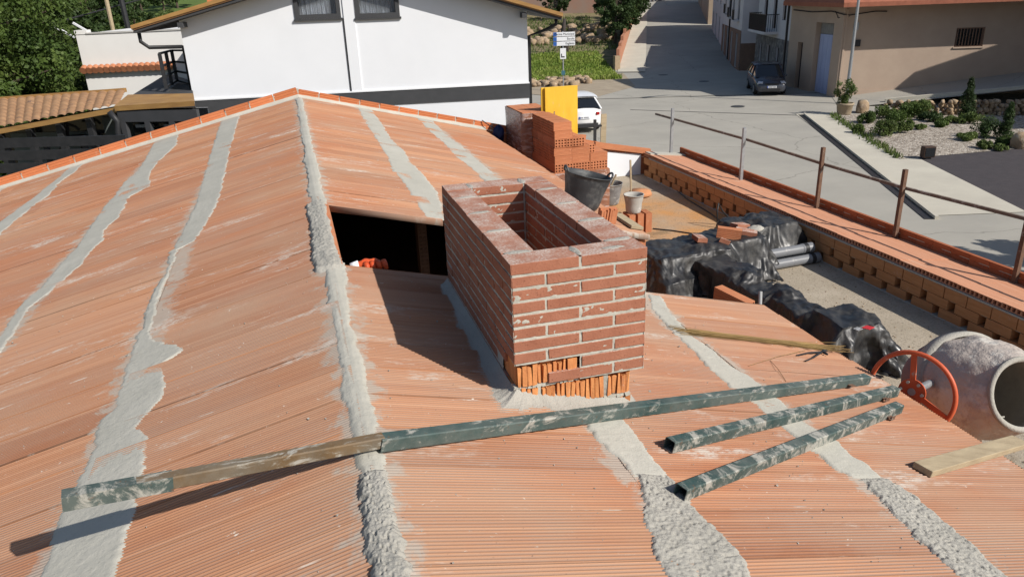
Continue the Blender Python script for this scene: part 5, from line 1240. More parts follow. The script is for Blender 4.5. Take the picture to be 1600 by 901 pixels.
for k in range(4): obox(mb, cl, t2, n2, 3.12+k*.45, 3.50+k*.45, -.30, -.285, ZS+.1, -2.1)
dr = mb.build('garage_door', blue, BB); mb = MB(); obox(mb, cl, t2, n2, 3.1, 4.9, -.36, -.31, -1.98, -1.37)
for k in range(9): obox(mb, cl, t2, n2, 3.1+k*.2, 3.16+k*.2, -.31, -.295, -1.98, -1.37)
mb.build('transom', M('grey slats', (.26, .25, .23), (.2, .19, .18), 4), dr)
mb = MB(); obox(mb, cl, t2, n2, 1.17, 1.73, -.34, -.25, ZS-.1, -2.56); mb.build('door', M('dark wood', (.05, .035, .03), (.03, .02, .02), 4), BB)
mb = MB(); obox(mb, ca, t1, n1, .10, .20, 0, .05, ZS, -.6); mb.build('downpipe', beige, BB)
mb = MB(); obox(mb, ca, t1, n1, 0, L1, .0, .03, ZS-.3, -4.9); mb.build('plinth', beige, BB)
# meter box and cables on the wall
mb = MB(); obox(mb, ca, t1, n1, .62, 1.0, 0, .10, -2.55, -2.2); mb.build('meter_box', black_metal, BB); mb = MB(); obox(mb, ca, t1, n1, .55, .8, 0, .08, -1.7, -1.3); mb.build('junction_box', steel_galv, BB)
mb = MB(); Pb = lambda s_, z, d: tuple(Vector((ca.x, ca.y, 0))+t1*s_+n1*d+Vector((0, 0, z))); Pc = lambda s_, z, d: tuple(Vector((cl.x, cl.y, 0))+t2*s_+n2*d+Vector((0, 0, z)))
mb.tube([Pc(.3, -.72, .04), Pc(2.5, -.80, .04), Pc(4.6, -.72, .04), Pc(L2, -.86, .05), Pb(.3, -.9, .05), Pb(1.6, -.75, .04), Pb(2.2, -.78, .04)], .03, 5); mb.tube([Pc(5.0, -.72, .04), Pc(5.3, -1.05, .04), Pb(.25, -.95, .05)], .022, 5); mb.build('cable', black_metal, BB)
eave_red = M('red eave tiles', (.33, .12, .07), (.24, .085, .05), 4, .85, .2, 30, .01)
mb = MB(); pts = [Vector((cl.x, cl.y, 0))+n2*.6-t2*.0, Vector((ca.x, ca.y, 0))+n2*.6+n1*1.4, Vector((cb_.x, cb_.y, 0))+n1*1.4+t1*.3, Vector((ce.x, ce.y, 0)), Vector((cf.x, cf.y, 0))]
n = len(pts); mb.add([(p.x, p.y, zE) for p in pts]+[(p.x, p.y, zE+.22) for p in pts], [tuple(range(n-1, -1, -1)), tuple(range(n, 2*n))]+[(i, (i+1) % n, n+(i+1) % n, n+i) for i in range(n)])
rp_ = (Vector((ca.x, ca.y, 0))+Vector((cf.x, cf.y, 0)))/2; rq = (Vector((cb_.x, cb_.y, 0))+Vector((ce.x, ce.y, 0)))/2
apex = [(rp_.x+t1.x*.8, rp_.y+t1.y*.8, zE+3.4), (rq.x, rq.y, zE+3.4)]
b_ = len(mb.v); mb.add([(p.x, p.y, zE+.221) for p in pts]+apex, [(1, 2, 6, 5), (0, 1, 5), (0, 5, 4), (2, 3, 6), (3, 4, 5, 6)]); mb.build('roof', eave_red, BB)
mb = MB(); obox(mb, cl, t2, n2, .05, L2-.1, -6.0, -.05, zE+.222, 4.3); mb.build('shadow_storey', beige, BB)  # made-up storey above the view, added to widen the shadow on the road
# stone-fronted house with a balcony
def facade(name, p0, p1, z0, z1, depth, label, mat, holes, extras=None, th=.22, zb=None):
    t_, n_, L_ = T3(p0, p1); o = empty(name, (p0.x, p0.y, z0), 0, label, 'house'); mb = MB(); wall_holes(mb, p0, t_, n_, L_, z0-.5, z1, holes, th)
    q0 = p0-n_*depth; q1 = p1-n_*depth
    for a, b in ((p1, q1), (q1, q0), (q0, p0)): mb.quad((a.x, a.y, z0-.5), (b.x, b.y, z0-.5), (b.x, b.y, z1), (a.x, a.y, z1))
    mb.build('wall', mat, o)
    mb = MB(); c = [p0+n_*.35-t_*.05, p1+n_*.35+t_*.05, q1, q0]; k = 4; mb.add([(p.x, p.y, z1) for p in c]+[(p.x, p.y, z1+.18) for p in c], [(3, 2, 1, 0), (4, 5, 6, 7)]+[(i, (i+1) % k, k+(i+1) % k, k+i) for i in range(k)])
    mid0 = (c[0]+c[3])/2; mid1 = (c[1]+c[2])/2; mb.add([(p.x, p.y, z1+.181) for p in c]+[(mid0.x, mid0.y, z1+1.3), (mid1.x, mid1.y, z1+1.3)], [(0, 1, 5, 4), (2, 3, 4, 5), (0, 4, 3), (1, 2, 5)]); mb.build('roof', eave_red, o)
    for (a, b, c_, d_) in holes:
        mb = MB(); frm(mb, p0, t_, n_, a, b, c_, d_, .07, .10, .18); w_ = mb.build('door' if c_ < z0+.3 else 'window', M('dark timber', (.06, .045, .04)) if 'dark timber' not in MATS else MATS['dark timber'], o)
        mb = MB(); plane_at(mb, p0, t_, n_, a+.03, b-.03, c_+.03, d_-.03, .17); mb.build('pane', glass_dark, w_)
    return o, t_, n_, L_
stone_f = M('grey stone facing', (.17, .16, .15), (.09, .085, .085), 2.4, .95, .8, 5, .05, spots=(3, .5, .1, (.24, .225, .21)))
white_plaster = M('white plaster', (.62, .60, .60), (.52, .50, .51), .7, .9, .2, 30, .01)
p0, p1 = V(18.55, 57.6), V(17.95, 49.3); z0 = ZS
o, t_, n_, L_ = facade('stone_house', p0, p1, z0, 1.7, 8, 'narrow house with grey stone ground floor and black iron balcony behind the dark car', white_plaster,
    [(1.2, 1.9, z0+.9, z0+2.2), (3.2, 4.0, z0, z0+2.2), (5.6, 6.3, z0+.9, z0+2.2), (1.6, 2.5, z0+3.3, z0+5.6), (4.0, 4.9, z0+3.3, z0+5.6), (6.3, 7.1, z0+3.9, z0+5.6)])
mb = MB(); wall_holes(mb, p0+n_*.03, t_, n_, L_, z0-.3, z0+2.75, [(1.2, 1.9, z0+.9, z0+2.2), (3.2, 4.0, z0-.29, z0+2.2), (5.6, 6.3, z0+.9, z0+2.2)], .03); mb.build('stone_facing', stone_f, o)
mb = MB(); obox(mb, p0, t_, n_, 1.0, 5.6, 0, .9, z0+3.0, z0+3.16); ba = mb.build('balcony', white_plaster, o)
mb = MB()
for k in range(34): s_ = 1.02+k*.138; obox(mb, p0, t_, n_, s_, s_+.03, .84, .87, z0+3.16, z0+4.2)
for k in range(6):
    for s_ in (1.02, 5.55): obox(mb, p0, t_, n_, s_, s_+.03, .1+k*.14, .13+k*.14, z0+3.16, z0+4.2)
obox(mb, p0, t_, n_, 1.0, 5.6, .83, .88, z0+4.2, z0+4.25); obox(mb, p0, t_, n_, 1.0, 1.05, 0, .83, z0+4.2, z0+4.25); obox(mb, p0, t_, n_, 5.55, 5.6, 0, .83, z0+4.2, z0+4.25); mb.build('railing', black_metal, ba)
mb = MB(); obox(mb, p0, t_, n_, 7.75, 7.87, 0, .12, z0, 1.8); mb.build('downpipe', black_metal, o)
p0, p1 = V(19.6, 70.5), V(17.85, 59.0); z0 = ZS
hl = [(1.0, 1.9, z0+.5, z0+2.9), (3.4, 4.3, z0+.4, z0+2.8), (6.0, 6.9, z0+.2, z0+2.6), (9.0, 10.0, z0+.1, z0+2.6), (1.1, 1.9, z0+3.9, z0+5.4), (3.5, 4.3, z0+3.9, z0+5.4), (6.0, 6.9, z0+3.7, z0+5.3), (9.0, 9.9, z0+3.6, z0+5.3)]
o, t_, n_, L_ = facade('white_row_house', p0, p1, z0, .5, 9, 'tall white row house with a brown plinth further up the shaded street', white_plaster, hl)
mb = MB(); wall_holes(mb, p0+n_*.03, t_, n_, L_, z0-.3, z0+1.4, [(a, b, max(c, z0-.2), d) for a, b, c, d in hl[:4]], .03); q = p1; obox(mb, p1, -n_, t_, -.0, 3.2, .0, .03, z0-.3, z0+2.0); mb.build('plinth', beige_dk, o)
for s_, zz in ((3.5, 3.9), (6.0, 3.7), (9.0, 3.6)):
    mb = MB(); obox(mb, p0, t_, n_, s_-.1, s_+1.0, 0, .45, z0+zz-.12, z0+zz); bb_ = mb.build('balcony', white_plaster, o)
    mb = MB()
    for k in range(10): obox(mb, p0, t_, n_, s_-.08+k*.115, s_-.05+k*.115, .40, .43, z0+zz, z0+zz+.7)
    obox(mb, p0, t_, n_, s_-.1, s_+1.0, .39, .44, z0+zz+.7, z0+zz+.74); mb.build('railing', black_metal, bb_)
mb = MB(); obox(mb, p0, t_, n_, 5.0, 5.12, 0, .12, z0, .4); mb.build('downpipe', black_metal, o)
p0, p1 = V(22.2, 84), V(19.9, 71.0); z0 = float(gz(20, 76))-.4
facade('pale_row_house', p0, p1, z0, 2.2, 9, 'pale row house at the top of the street beyond the tall white one', white_plaster, [(1.0, 1.9, z0+.8, z0+2.9), (4.4, 5.3, z0+.4, z0+2.8), (8.0, 8.9, z0+.2, z0+2.6), (1.1, 1.9, z0+3.9, z0+5.4), (4.5, 5.3, z0+3.9, z0+5.4), (8.0, 8.9, z0+3.7, z0+5.3)])
p0, p1 = V(27.5, 112), V(22.8, 88); z0 = float(gz(24, 100))-1
facade('ochre_row_house', p0, p1, z0, 3.2, 9, 'furthest row house at the top edge of the street', M('ochre plaster', (.42, .33, .24), None, 1), [(2, 3, z0+1.4, z0+3.6), (8, 9, z0+1.2, z0+3.4)])
# rubble wall at the head of the street
def rubble_wall(name, p0, p1, zb, h, th, mat, label, cat='wall', n=40, step=None, seed=1, cell=.28):
    t_, n_, L_ = T3(p0, p1); mb = MB(); rr = random.Random(seed); rows = max(2, int(h/cell)); cols = max(3, int(L_/(cell*1.5)))
    for i in range(cols):
        for j in range(rows):
            s_ = (i+.5+(.5 if j % 2 else 0)*.9)/cols*L_; sx = L_/cols*rr.uniform(.6, 1.35); sz = h/rows*rr.uniform(.85, 1.2)
            if j == rows-1 and rr.random() < .25: continue
            c = p0+t_*(s_+rr.uniform(-.1, .1))+n_*rr.uniform(-.12, .08); zz = (zb(s_/L_) if callable(zb) else zb)+(j+.5)*h/rows
            rock(mb, (c.x, c.y, zz), (sx*.56, th*rr.uniform(.35, .6), sz*.62), rr, t_)
    o = mb.build(name, mat, None, True); return tag(o, label, cat)
def rock(mb, c, r, rr, t_=None):
    th = math.atan2(t_.y, t_.x) if t_ is not None else rr.uniform(0, 6); Mx = Matrix.Rotation(th+rr.uniform(-.3, .3), 3, 'Z') @ Matrix.Rotation(rr.uniform(-.25, .25), 3, 'Y'); rings = []; m, n = 6, 8; ph = rr.uniform(0, 9)
    for i in range(m+1):
        a = math.pi*i/m; ring = []
        for k in range(n):
            b = 2*math.pi*k/n; q = .62+.50*rr.random()
            p = Vector((math.sin(a+.001)*math.cos(b), math.sin(a+.001)*math.sin(b), math.cos(a)))
            p = Vector((math.copysign(abs(p.x)**.7, p.x)*r[0]*q, math.copysign(abs(p.y)**.7, p.y)*r[1]*q, math.copysign(abs(p.z)**.7, p.z)*r[2]*(.9+.1*q)))
            ring.append(Mx @ p+Vector(c))
        rings.append(ring)
    mb.rings(rings)
rock_m = M('ochre fieldstone', (.36, .26, .16), (.22, .16, .11), 2.2, .95, .7, 9, .03, spots=(4, .55, .1, (.46, .38, .28)))
grey_rock = M('grey fieldstone', (.20, .19, .18), (.13, .12, .115), 2.2, .95, .7, 9, .03)
a_, b_ = V(19.5, 113), V(27, 118); rubble_wall('stone_wall', a_, b_, float(gz(22, 115)), 2.6, .5, grey_rock, 'grey stone wall at the top end of the road', cell=.5)
# off to the right: the neighbour whose roof shades the ramp
p0, p1 = V(29.3, 38.6), V(29.3, 27); 
facade('neighbour_house', p0, p1, ZS, 1.6, 9, 'beige neighbouring house standing to the right of the ramp', beige, [(2, 3, ZS+1.2, ZS+2.4)])
# ramp climbing along the beige front
rampz = lambda rt, fw: ZS+.02+np.clip((rt-18.8)/10, 0, 2)*1.15
quadsheet('ramp', (17.6, 40.3), (36, 35.2), (36, 42.0), (18.6, 43.5), 40, 8, street_c, 0, zf=rampz)
mb = MB(); a_, b_ = V(20.0, 40.2), V(27.5, 37.6)
mb.bar((a_.x, a_.y, float(rampz(20, 0))+.08), (b_.x, b_.y, float(rampz(27.5, 0))+.08), .22, .16); o = mb.build('ramp_kerb', walk_c); o['kind'] = 'structure'
# paving, gravel garden, asphalt court, channel
quadsheet('sidewalk', (11.9, 20.2), (14.5, 20.2), (16.2, 38.3), (14.6, 38.3), 6, 20, walk_c, .020)
quadsheet('asphalt_court', (14.5, 20.2), (40, 24), (40, 33), (14.45, 27.3), 8, 8, asphalt, .016)
quadsheet('gravel_bed', (14.45, 27.3), (36, 31.6), (36, 34.5), (16.1, 37.6), 8, 8, gravel, .030)
quadsheet('earth_verge', (5.0, 46.4), (8.8, 51.8), (9.3, 60.5), (-3, 55), 8, 8, M('pale earth verge', (.36, .30, .22), (.27, .22, .16), 1.5, .95, .4, 20, .02), .035)
a_, b_ = V(14.75, 38.0), V(11.6, 19.9); t_, n_, L_ = T3(a_, b_)
ch_ = MB(); obox(ch_, a_, t_, n_, 0, L_, -.14, .12, ZS+.005, ZS+.022); o = ch_.build('drain_channel', black_metal); tag(o, 'dark drain channel running along the pale concrete pavement', 'drain')
ch_ = MB(); obox(ch_, a_, t_, n_, 0, L_, -.24, -.14, ZS+.005, ZS+.10); o = ch_.build('channel_kerb', walk_c); o['kind'] = 'structure'
a_, b_ = V(18.4, 37.1), V(27.0, 34.8)
rubble_wall('garden_stone_wall', a_, b_, ZS, .70, .6, rock_m, 'low ochre fieldstone wall behind the gravel bed', seed=5, cell=.17)
# brick wall stepping up the left of the road
BWm = M('orange brick garden wall', (.42, .20, .12), (.33, .145, .085), 3, .9, .3, 20, .01)
bw = empty('brick_garden_wall', V(9.2, 63.5, ZS), 0, 'stepped orange brick wall climbing beside the pavement on the left of the road', 'wall')
pts = [(9.25, 63.2), (10.6, 70), (12.4, 79), (14.6, 90), (17.4, 104)]
for i, ((r0_, f0_), (r1_, f1_)) in enumerate(zip(pts[:-1], pts[1:])):
    for k in range(2):
        a_ = V(r0_+(r1_-r0_)*k/2, f0_+(f1_-f0_)*k/2); b_ = V(r0_+(r1_-r0_)*(k+1)/2, f0_+(f1_-f0_)*(k+1)/2); za = float(gz(r0_+(r1_-r0_)*k/2, f0_+(f1_-f0_)*k/2)); zb2 = float(gz(r0_+(r1_-r0_)*(k+1)/2, f0_+(f1_-f0_)*(k+1)/2))
        t_, n_, L_ = T3(a_, b_); mb = MB(); obox(mb, a_, t_, n_, 0, L_-.002*k, -.12, .12, za-.3, zb2+1.25); pn = mb.build('wall_panel', BWm, bw)
mb = MB(); p = V(9.1, 62.8); mb.box((p.x, p.y, ZS+.5), (.45, .45, 1.3)); mb.build('pier', M('ochre pier', (.36, .27, .17)), bw)
quadsheet('footpath', (8.9, 61.0), (11.0, 60.4), (19.0, 104), (17.6, 104), 3, 30, walk_c, .09)
# signpost
sb = V(3.9, 51.0); SGN = empty('signpost', (sb.x, sb.y, ZS), 0, 'grey signpost with three white direction boards and a small white plate', 'signpost')
mb = MB(); mb.tube([(sb.x, sb.y, ZS), (sb.x, sb.y, ZS+3.75)], .045, 10); mb.build('pole', steel_galv, SGN)
sgn_w = M('white sign face', (.72, .73, .75), (.68, .69, .71), 2, .4); sgn_b = M('blue sign end', (.03, .11, .38), (.025, .09, .3), 2, .4); sgn_k = M('black lettering', (.02, .02, .022))
so = Vector((sb.x, sb.y, 0)); st_ = RH; sn = -FH
def letters(txt, s0, zc, h, par, mat=sgn_k, d=.075, align='LEFT'):
    cu = bpy.data.curves.new('lettering', 'FONT'); cu.body = txt; cu.size = h; cu.align_x = align; cu.align_y = 'CENTER'; cu.extrude = .002
    tmp = bpy.data.objects.new('lettering', cu); COL.objects.link(tmp); dg = bpy.context.evaluated_depsgraph_get(); me = bpy.data.meshes.new_from_object(tmp.evaluated_get(dg)); bpy.data.objects.remove(tmp)
    me.materials.clear(); me.materials.append(mat)
    o = bpy.data.objects.new('lettering', me); COL.objects.link(o); o.parent = par
    Mx = Matrix((st_, Vector((0, 0, 1)), sn)).transposed().to_4x4(); Mx.translation = so+st_*s0+sn*d+Vector((0, 0, zc))-wloc(par)
    o.matrix_local = Mx; return o
for k, txt in enumerate(['Piscina Municipal', 'Escola', 'Església']):
    zc = ZS+3.58-k*.29
    mb = MB(); obox(mb, so, st_, sn, -.62, .78, .045, .07, zc-.125, zc+.125); bd = mb.build('direction_board', sgn_w, SGN); mb = MB(); obox(mb, so, st_, sn, -.62, -.40, .0705, .073, zc-.12, zc+.12); mb.build('arrow_field', sgn_b, bd)
    letters(txt, .74, zc, .19, bd, align='RIGHT')
mb = MB(); obox(mb, so, st_, sn, -.19, .19, .05, .065, ZS+2.05, ZS+2.72); pl_ = mb.build('plate', sgn_w, SGN); mb = MB(); obox(mb, so, st_, sn, -.13, .10, .0655, .069, ZS+2.14, ZS+2.22); obox(mb, so, st_, sn, -.13, -.07, .0655, .069, ZS+2.22, ZS+2.38); mb.build('symbol', sgn_k, pl_)
mb = MB(); obox(mb, so, st_, sn, -.12, .12, .04, .08, ZS+1.05, ZS+1.32); mb.build('bracket_box', M('teal box', (.05, .14, .18)), SGN)
# lamp post
lp = V(18.3, 41.0); LPO = empty('lamp_post', (lp.x, lp.y, ZS), 0, 'tall slim grey lamp post in front of the beige building corner', 'lamp post')
mb = MB(); mb.tube([(lp.x, lp.y, ZS), (lp.x, lp.y, ZS+2), (lp.x, lp.y, ZS+8)], [.10, .085, .055], 12); mb.build('pole', steel_galv, LPO)
mb = MB(); mb.tube([(lp.x, lp.y, ZS), (lp.x, lp.y, ZS+.35)], .13, 12); mb.build('base', steel_galv, LPO)
mb = MB(); mb.bar((lp.x, lp.y, ZS+7.95), (lp.x-1.2, lp.y-.4, ZS+8.2), .10, .08); mb.bar((lp.x-.9, lp.y-.3, ZS+8.14), (lp.x-1.5, lp.y-.5, ZS+8.24), .28, .10); mb.build('lamp_arm', steel_galv, LPO)
# brown spotlight box on the gravel
sp = hz(1453, 250, ZS); t = empty('floodlight', (sp.x, sp.y, ZS), 0, 'small dark brown box floodlight on the near edge of the gravel bed', 'floodlight')
Mx = Matrix((RH, FH, Vector((0, 0, 1)))).transposed(); mb = MB(); mb.box((sp.x, sp.y+.15, ZS+.28), (.42, .30, .40), Mx); mb.build('housing', M('brown painted steel', (.06, .035, .025)), t, bevel=.02); mb = MB(); c = Vector((sp.x, sp.y+.15, ZS+.28))-FH*.155; mb.box(c, (.34, .012, .32), Mx); mb.build('glass', glass_dark, t); mb = MB(); mb.box((sp.x, sp.y+.15, ZS+.05), (.2, .2, .1), Mx); mb.build('foot', black_metal, t)
# rocks
for (u, v, r_, lb) in [(1345, 176, .42, 'rounded ochre boulder beside the planter'), (1598, 232, .5, 'ochre boulder at the right end of the gravel bed')]:
    p = hz(u, v, ZS); mb = MB(); rock(mb, (p.x, p.y, ZS+.25), (r_, r_*.8, .38), random.Random(u)); tag(mb.build('boulder', rock_m, smooth=True), lb, 'boulder')
# rubble by the lot, low dry stone edge, dead stump
rr = random.Random(12); mb = MB()
for i in range(70):
    rt, fw = rr.uniform(1.0, 6.0), rr.uniform(53, 57.5); p = V(rt, fw); s_ = rr.uniform(.15, .45); rock(mb, (p.x, p.y, float(gz(rt, fw))+.15), (s_, s_*.8, s_*.6), rr)
tag(mb.build('rubble_bank', rock_m, smooth=True), 'bank of rubble stones at the front of the grass lot', 'rubble')['kind'] = 'stuff'
mb = MB()
for i in range(90):
    rt, fw = rr.uniform(2.0, 11.5), rr.uniform(78, 90); p = V(rt, fw); s_ = rr.uniform(.2, .7); rock(mb, (p.x, p.y, float(gz(rt, fw))+.2), (s_, s_*.8, s_*.6), rr)
tag(mb.build('rubble_field', rock_m, smooth=True), 'scattered stones across the upper part of the lot', 'rubble')['kind'] = 'stuff'
p = V(5.6, 72); zz = float(gz(5.6, 72)); mb = MB(); mb.tube([(p.x, p.y, zz-.2), (p.x+.1, p.y, zz+1.2), (p.x-.05, p.y, zz+2.0), (p.x+.1, p.y, zz+3.0)], [.45, .3, .22, .12], 9); mb.tube([(p.x, p.y, zz+.8), (p.x-.6, p.y, zz+1.6)], [.2, .06], 7); tag(mb.build('dead_stump', M('burnt bark', (.05, .04, .035)), smooth=True), 'dark dead tree stump standing on the lot behind the signpost', 'stump')
# low brick house behind the lot
p0, p1 = V(-2, 107), V(15, 103); z0 = float(gz(6, 105))-.5
facade('far_brick_house', p0, p1, z0, z0+4.5, 8, 'low pale and orange brick house behind the upper lot', M('far brick', (.36, .20, .14), (.30, .24, .2), .6), [(2, 3.2, z0+1.2, z0+2.5), (9, 10.2, z0+1.2, z0+2.5)])

# ------------------------------------------------------------------ cars
car_glass = M('car glass', (.012, .014, .017), None, 2, .06, spec=.7)
tyre_m = M('tyre', (.02, .02, .02), None, 5, .85); rim_m = M('alloy rim', (.35, .36, .38), None, 5, .35, metal=.8)
def car(name, pos, rz, paint, label, L=4.4, Wd=.88, H=1.62, suv=False):
    root = empty(name, pos, rz, label, 'car'); h = L/2
    def ring(y, zb, zt, w, crown=.05, tuck=.10):
        pts = [(0, zb), (w*.86, zb), (w*.97, zb+.12), (w, (zb+zt)/2), (w*.985, zt-.12), (w*(1-tuck*.6), zt-.03), (w*.55, zt+crown*.6), (0, zt+crown)]
        return [Vector((x, y, z)) for x, z in pts]+[Vector((-x, y, z)) for x, z in pts[-2:0:-1]]
    st = [(-h, .36, .60, Wd*.70), (-h+.06, .24, .70, Wd*.86), (-h+.28, .20, .80, Wd*.95), (-h+.7, .20, .90, Wd*.99), (-h+1.05, .20, .97, Wd), (-h+1.5, .20, 1.0, Wd), (h-1.2, .20, 1.03, Wd), (h-.5, .22, 1.05, Wd*.98), (h-.12, .28, 1.06, Wd*.93), (h-.02, .38, 1.0, Wd*.86)]
    mb = MB(); mb.rings([ring(*s_) for s_ in st]); mb.build('body', paint, root, True, local=True)
    yb0, yr0, yr1, yb1 = -h+.95, -h+1.85, h-.75, h-.10
    def gr(y, z0, z1, w0, w1): return [Vector((-w0, y, z0)), Vector((-w1, y, z1)), Vector((w1, y, z1)), Vector((w0, y, z0))]
    # cabin: glass prism with its own roof and pillars
    A = [(-Wd*.90, yb0, .97), (-Wd*.90, yb1, 1.04), (Wd*.90, yb1, 1.04), (Wd*.90, yb0, .97)]; B = [(-Wd*.70, yr0, H-.06), (-Wd*.68, yr1, H-.07), (Wd*.68, yr1, H-.07), (Wd*.70, yr0, H-.06)]
    mb = MB(); mb.add(A+B, [(0, 4, 5, 1), (1, 5, 6, 2), (2, 6, 7, 3), (3, 7, 4, 0)]); mb.build('windows', car_glass, root, local=True)
    rf = []; 
    for y, z, w in ((yr0-.04, H-.075, .715), (yr0+.12, H-.02, .72), ((yr0+yr1)/2, H, .715), (yr1-.2, H-.02, .70), (yr1+.12, H-.06, .69)):
        rf.append([Vector((x*w*Wd/.88*1.13, y, z-(.03 if abs(x) > .9 else 0)+.02*(1-x*x))) for x in np.linspace(-1, 1, 9)])
    mb = MB(); mb.rings(rf, False, False); low = [[p-Vector((0, 0, .05)) for p in r_] for r_ in rf]; mb.rings(low, False, False); mb.build('roof', paint, root, True, local=True)
    mb = MB()
    for sx in (-1, 1):
        for a, b in ((0, 0), (1, 1)): p, q = Vector(A[a]), Vector(B[b]); p.x = abs(p.x)*sx; q.x = abs(q.x)*sx; mb.bar(p+Vector((sx*.01, 0, 0)), q+Vector((sx*.01, 0, 0)), .07)
        for f in (.40, .72):
            p = Vector(A[0]).lerp(Vector(A[1]), f); q = Vector(B[0]).lerp(Vector(B[1]), f*1.05); p.x = abs(p.x)*sx+sx*.012; q.x = abs(q.x)*sx+sx*.012; mb.bar(p, q, .06, .05)
    mb.build('pillar', paint, root, local=True)
    for sx in (-1, 1):
        for y in (-h+.85, h-.85):
            mb = MB(); mb.tube([(sx*(Wd-.19), y, .32), (sx*(Wd-.04), y, .32), (sx*(Wd+.012), y, .32)], [.32, .325, .29], 26); wh = mb.build('wheel', tyre_m, root, True, local=True); mb = MB(); mb.tube([(sx*(Wd+.0), y, .32), (sx*(Wd+.018), y, .32)], [.22, .20], 20); mb.build('rim', rim_m, wh, local=True)
        mb = MB(); mb.box((sx*Wd*.70, -h+.22, .70), (.30, .26, .15), Matrix.Rotation(sx*.35, 3, 'Z') @ Matrix.Rotation(.35, 3, 'X')); mb.build('headlight', M('lamp lens', (.55, .57, .6), None, 5, .12, spec=.6) if 'lamp lens' not in MATS else MATS['lamp lens'], root, local=True, bevel=.03)
        mb = MB(); mb.box((sx*Wd*.74, h-.055, .86), (.26, .10, .14), Matrix.Rotation(-sx*.3, 3, 'Z')); mb.build('tail_light', M('tail lamp', (.30, .012, .012), None, 5, .2) if 'tail lamp' not in MATS else MATS['tail lamp'], root, local=True, bevel=.02)
        mb = MB(); mb.box((sx*(Wd+.07), yb0+.35, 1.02), (.16, .10, .12)); mb.build('mirror', paint, root, local=True, bevel=.03)
    mb = MB(); mb.box((0, -h+.03, .66), (.80, .10, .09), Matrix.Rotation(.2, 3, 'X')); mb.box((0, -h+.03, .36), (1.0, .10, .14)); mb.build('grille', black_metal, root, local=True, bevel=.02)
    pw_ = M('number plate', (.72, .73, .76), None, 3, .5) if 'number plate' not in MATS else MATS['number plate']; pb = M('plate blue', (.03, .08, .40), None, 3, .5) if 'plate blue' not in MATS else MATS['plate blue']
    for y, z in ((-h-.03, .50), (h+.01, .70)):
        mb = MB(); mb.box((0, y, z), (.52, .02, .115)); pl2 = mb.build('number_plate', pw_, root, local=True); mb = MB(); mb.box((-.235*(1 if y < 0 else -1), y+math.copysign(.012, y), z), (.045, .003, .11)); mb.build('plate_band', pb, pl2, local=True)
        mb = MB()
        for k in range(7): mb.box((-.16+k*.055*(1)+(.03 if k > 3 else 0), y+math.copysign(.012, y), z), (.03, .003, .07))
        mb.build('plate_digits', sgn_k, pl2, local=True)
    mb = MB(); mb.box((0, h-.02, .34), (1.3, .12, .20)); mb.build('bumper', black_metal, root, local=True, bevel=.03)
    return root
dk_paint = M('dark blue grey car paint', (.045, .05, .065), (.04, .045, .058), 1, .22, spec=.6)
wh_paint = M('white car paint', (.78, .78, .78), None, 1, .25, spec=.6)
fr_ = V(15.55, 45.0); yawv = math.atan2(FH.y, FH.x)-math.pi/2
c = V(15.95, 47.1, ZS+.03); car('parked_car', c, yawv-.20+.04, dk_paint, 'dark blue grey people carrier parked in the shade facing the camera', 4.4, .89, 1.66)
c = V(3.30, 37.3, ZS+.03); car('parked_car', c, yawv+math.pi+.16, wh_paint, 'white car seen from behind, half hidden by the yellow board', 4.4, .9, 1.62)

# ------------------------------------------------------------------ vegetation
def leaf_m(name, c1, c2, c3):
    t = NT(name); col = t.ramp(t.noise(.9, 4, .6), [(.32, c1), (.55, c2), (.75, c3)])
    oi = t.n('ShaderNodeObjectInfo'); hs = t.n('ShaderNodeHueSaturation'); t.L(col, hs.inputs['Color']); t.L(t.math('ADD', t.math('MULTIPLY', oi.outputs['Random'], .35), .82), hs.inputs['Value']); col = hs.outputs[0]
    t.set(col, .6, spec=.25)
    tr = t.n('ShaderNodeBsdfTranslucent'); t.L(col, tr.inputs[0]); mx = t.n('ShaderNodeMixShader'); mx.inputs[0].default_value = .3; t.L(t.b.outputs[0], mx.inputs[1]); t.L(tr.outputs[0], mx.inputs[2]); t.L(mx.outputs[0], t.t.nodes['Material Output'].inputs[0])
    return t.m
leaf_mid = leaf_m('mid green leaves', (.045, .080, .018), (.080, .125, .026), (.13, .17, .04))
leaf_dark = leaf_m('dark green leaves', (.026, .048, .014), (.042, .072, .020), (.065, .10, .03))
leaf_lite = leaf_m('light green leaves', (.07, .11, .025), (.11, .15, .04), (.16, .19, .06))
bark = M('bark', (.10, .075, .055), (.06, .045, .035), 6, .95, .6, 10, .03, (1, 1, .3))
def leaves(clumps, per, size, seed, flat=.7):
    r_ = np.random.default_rng(seed); VS = []; n_tot = 0
    for (c, rad) in clumps:
        d = r_.normal(size=(per, 3)); d /= np.linalg.norm(d, axis=1)[:, None]; rr_ = r_.uniform(.35, 1.05, per)[:, None]**.6
        p = np.array(c)+d*rr_*np.array(rad)
        nrm_ = d*.8+r_.normal(size=(per, 3))*.7+np.array([0, 0, .35]); nrm_ /= np.linalg.norm(nrm_, axis=1)[:, None]
        a = np.cross(nrm_, r_.normal(size=(per, 3))); a /= np.linalg.norm(a, axis=1)[:, None]; b = np.cross(nrm_, a)
        s_ = size*r_.uniform(.6, 1.4, per)[:, None]; a = a*s_; b = b*s_*flat
        VS.append(np.stack([p-a, p-b*.9+a*.1, p+a, p+b*.9+a*.1], 1).reshape(-1, 3)); n_tot += per
    return np.concatenate(VS), np.arange(n_tot*4).reshape(-1, 4)
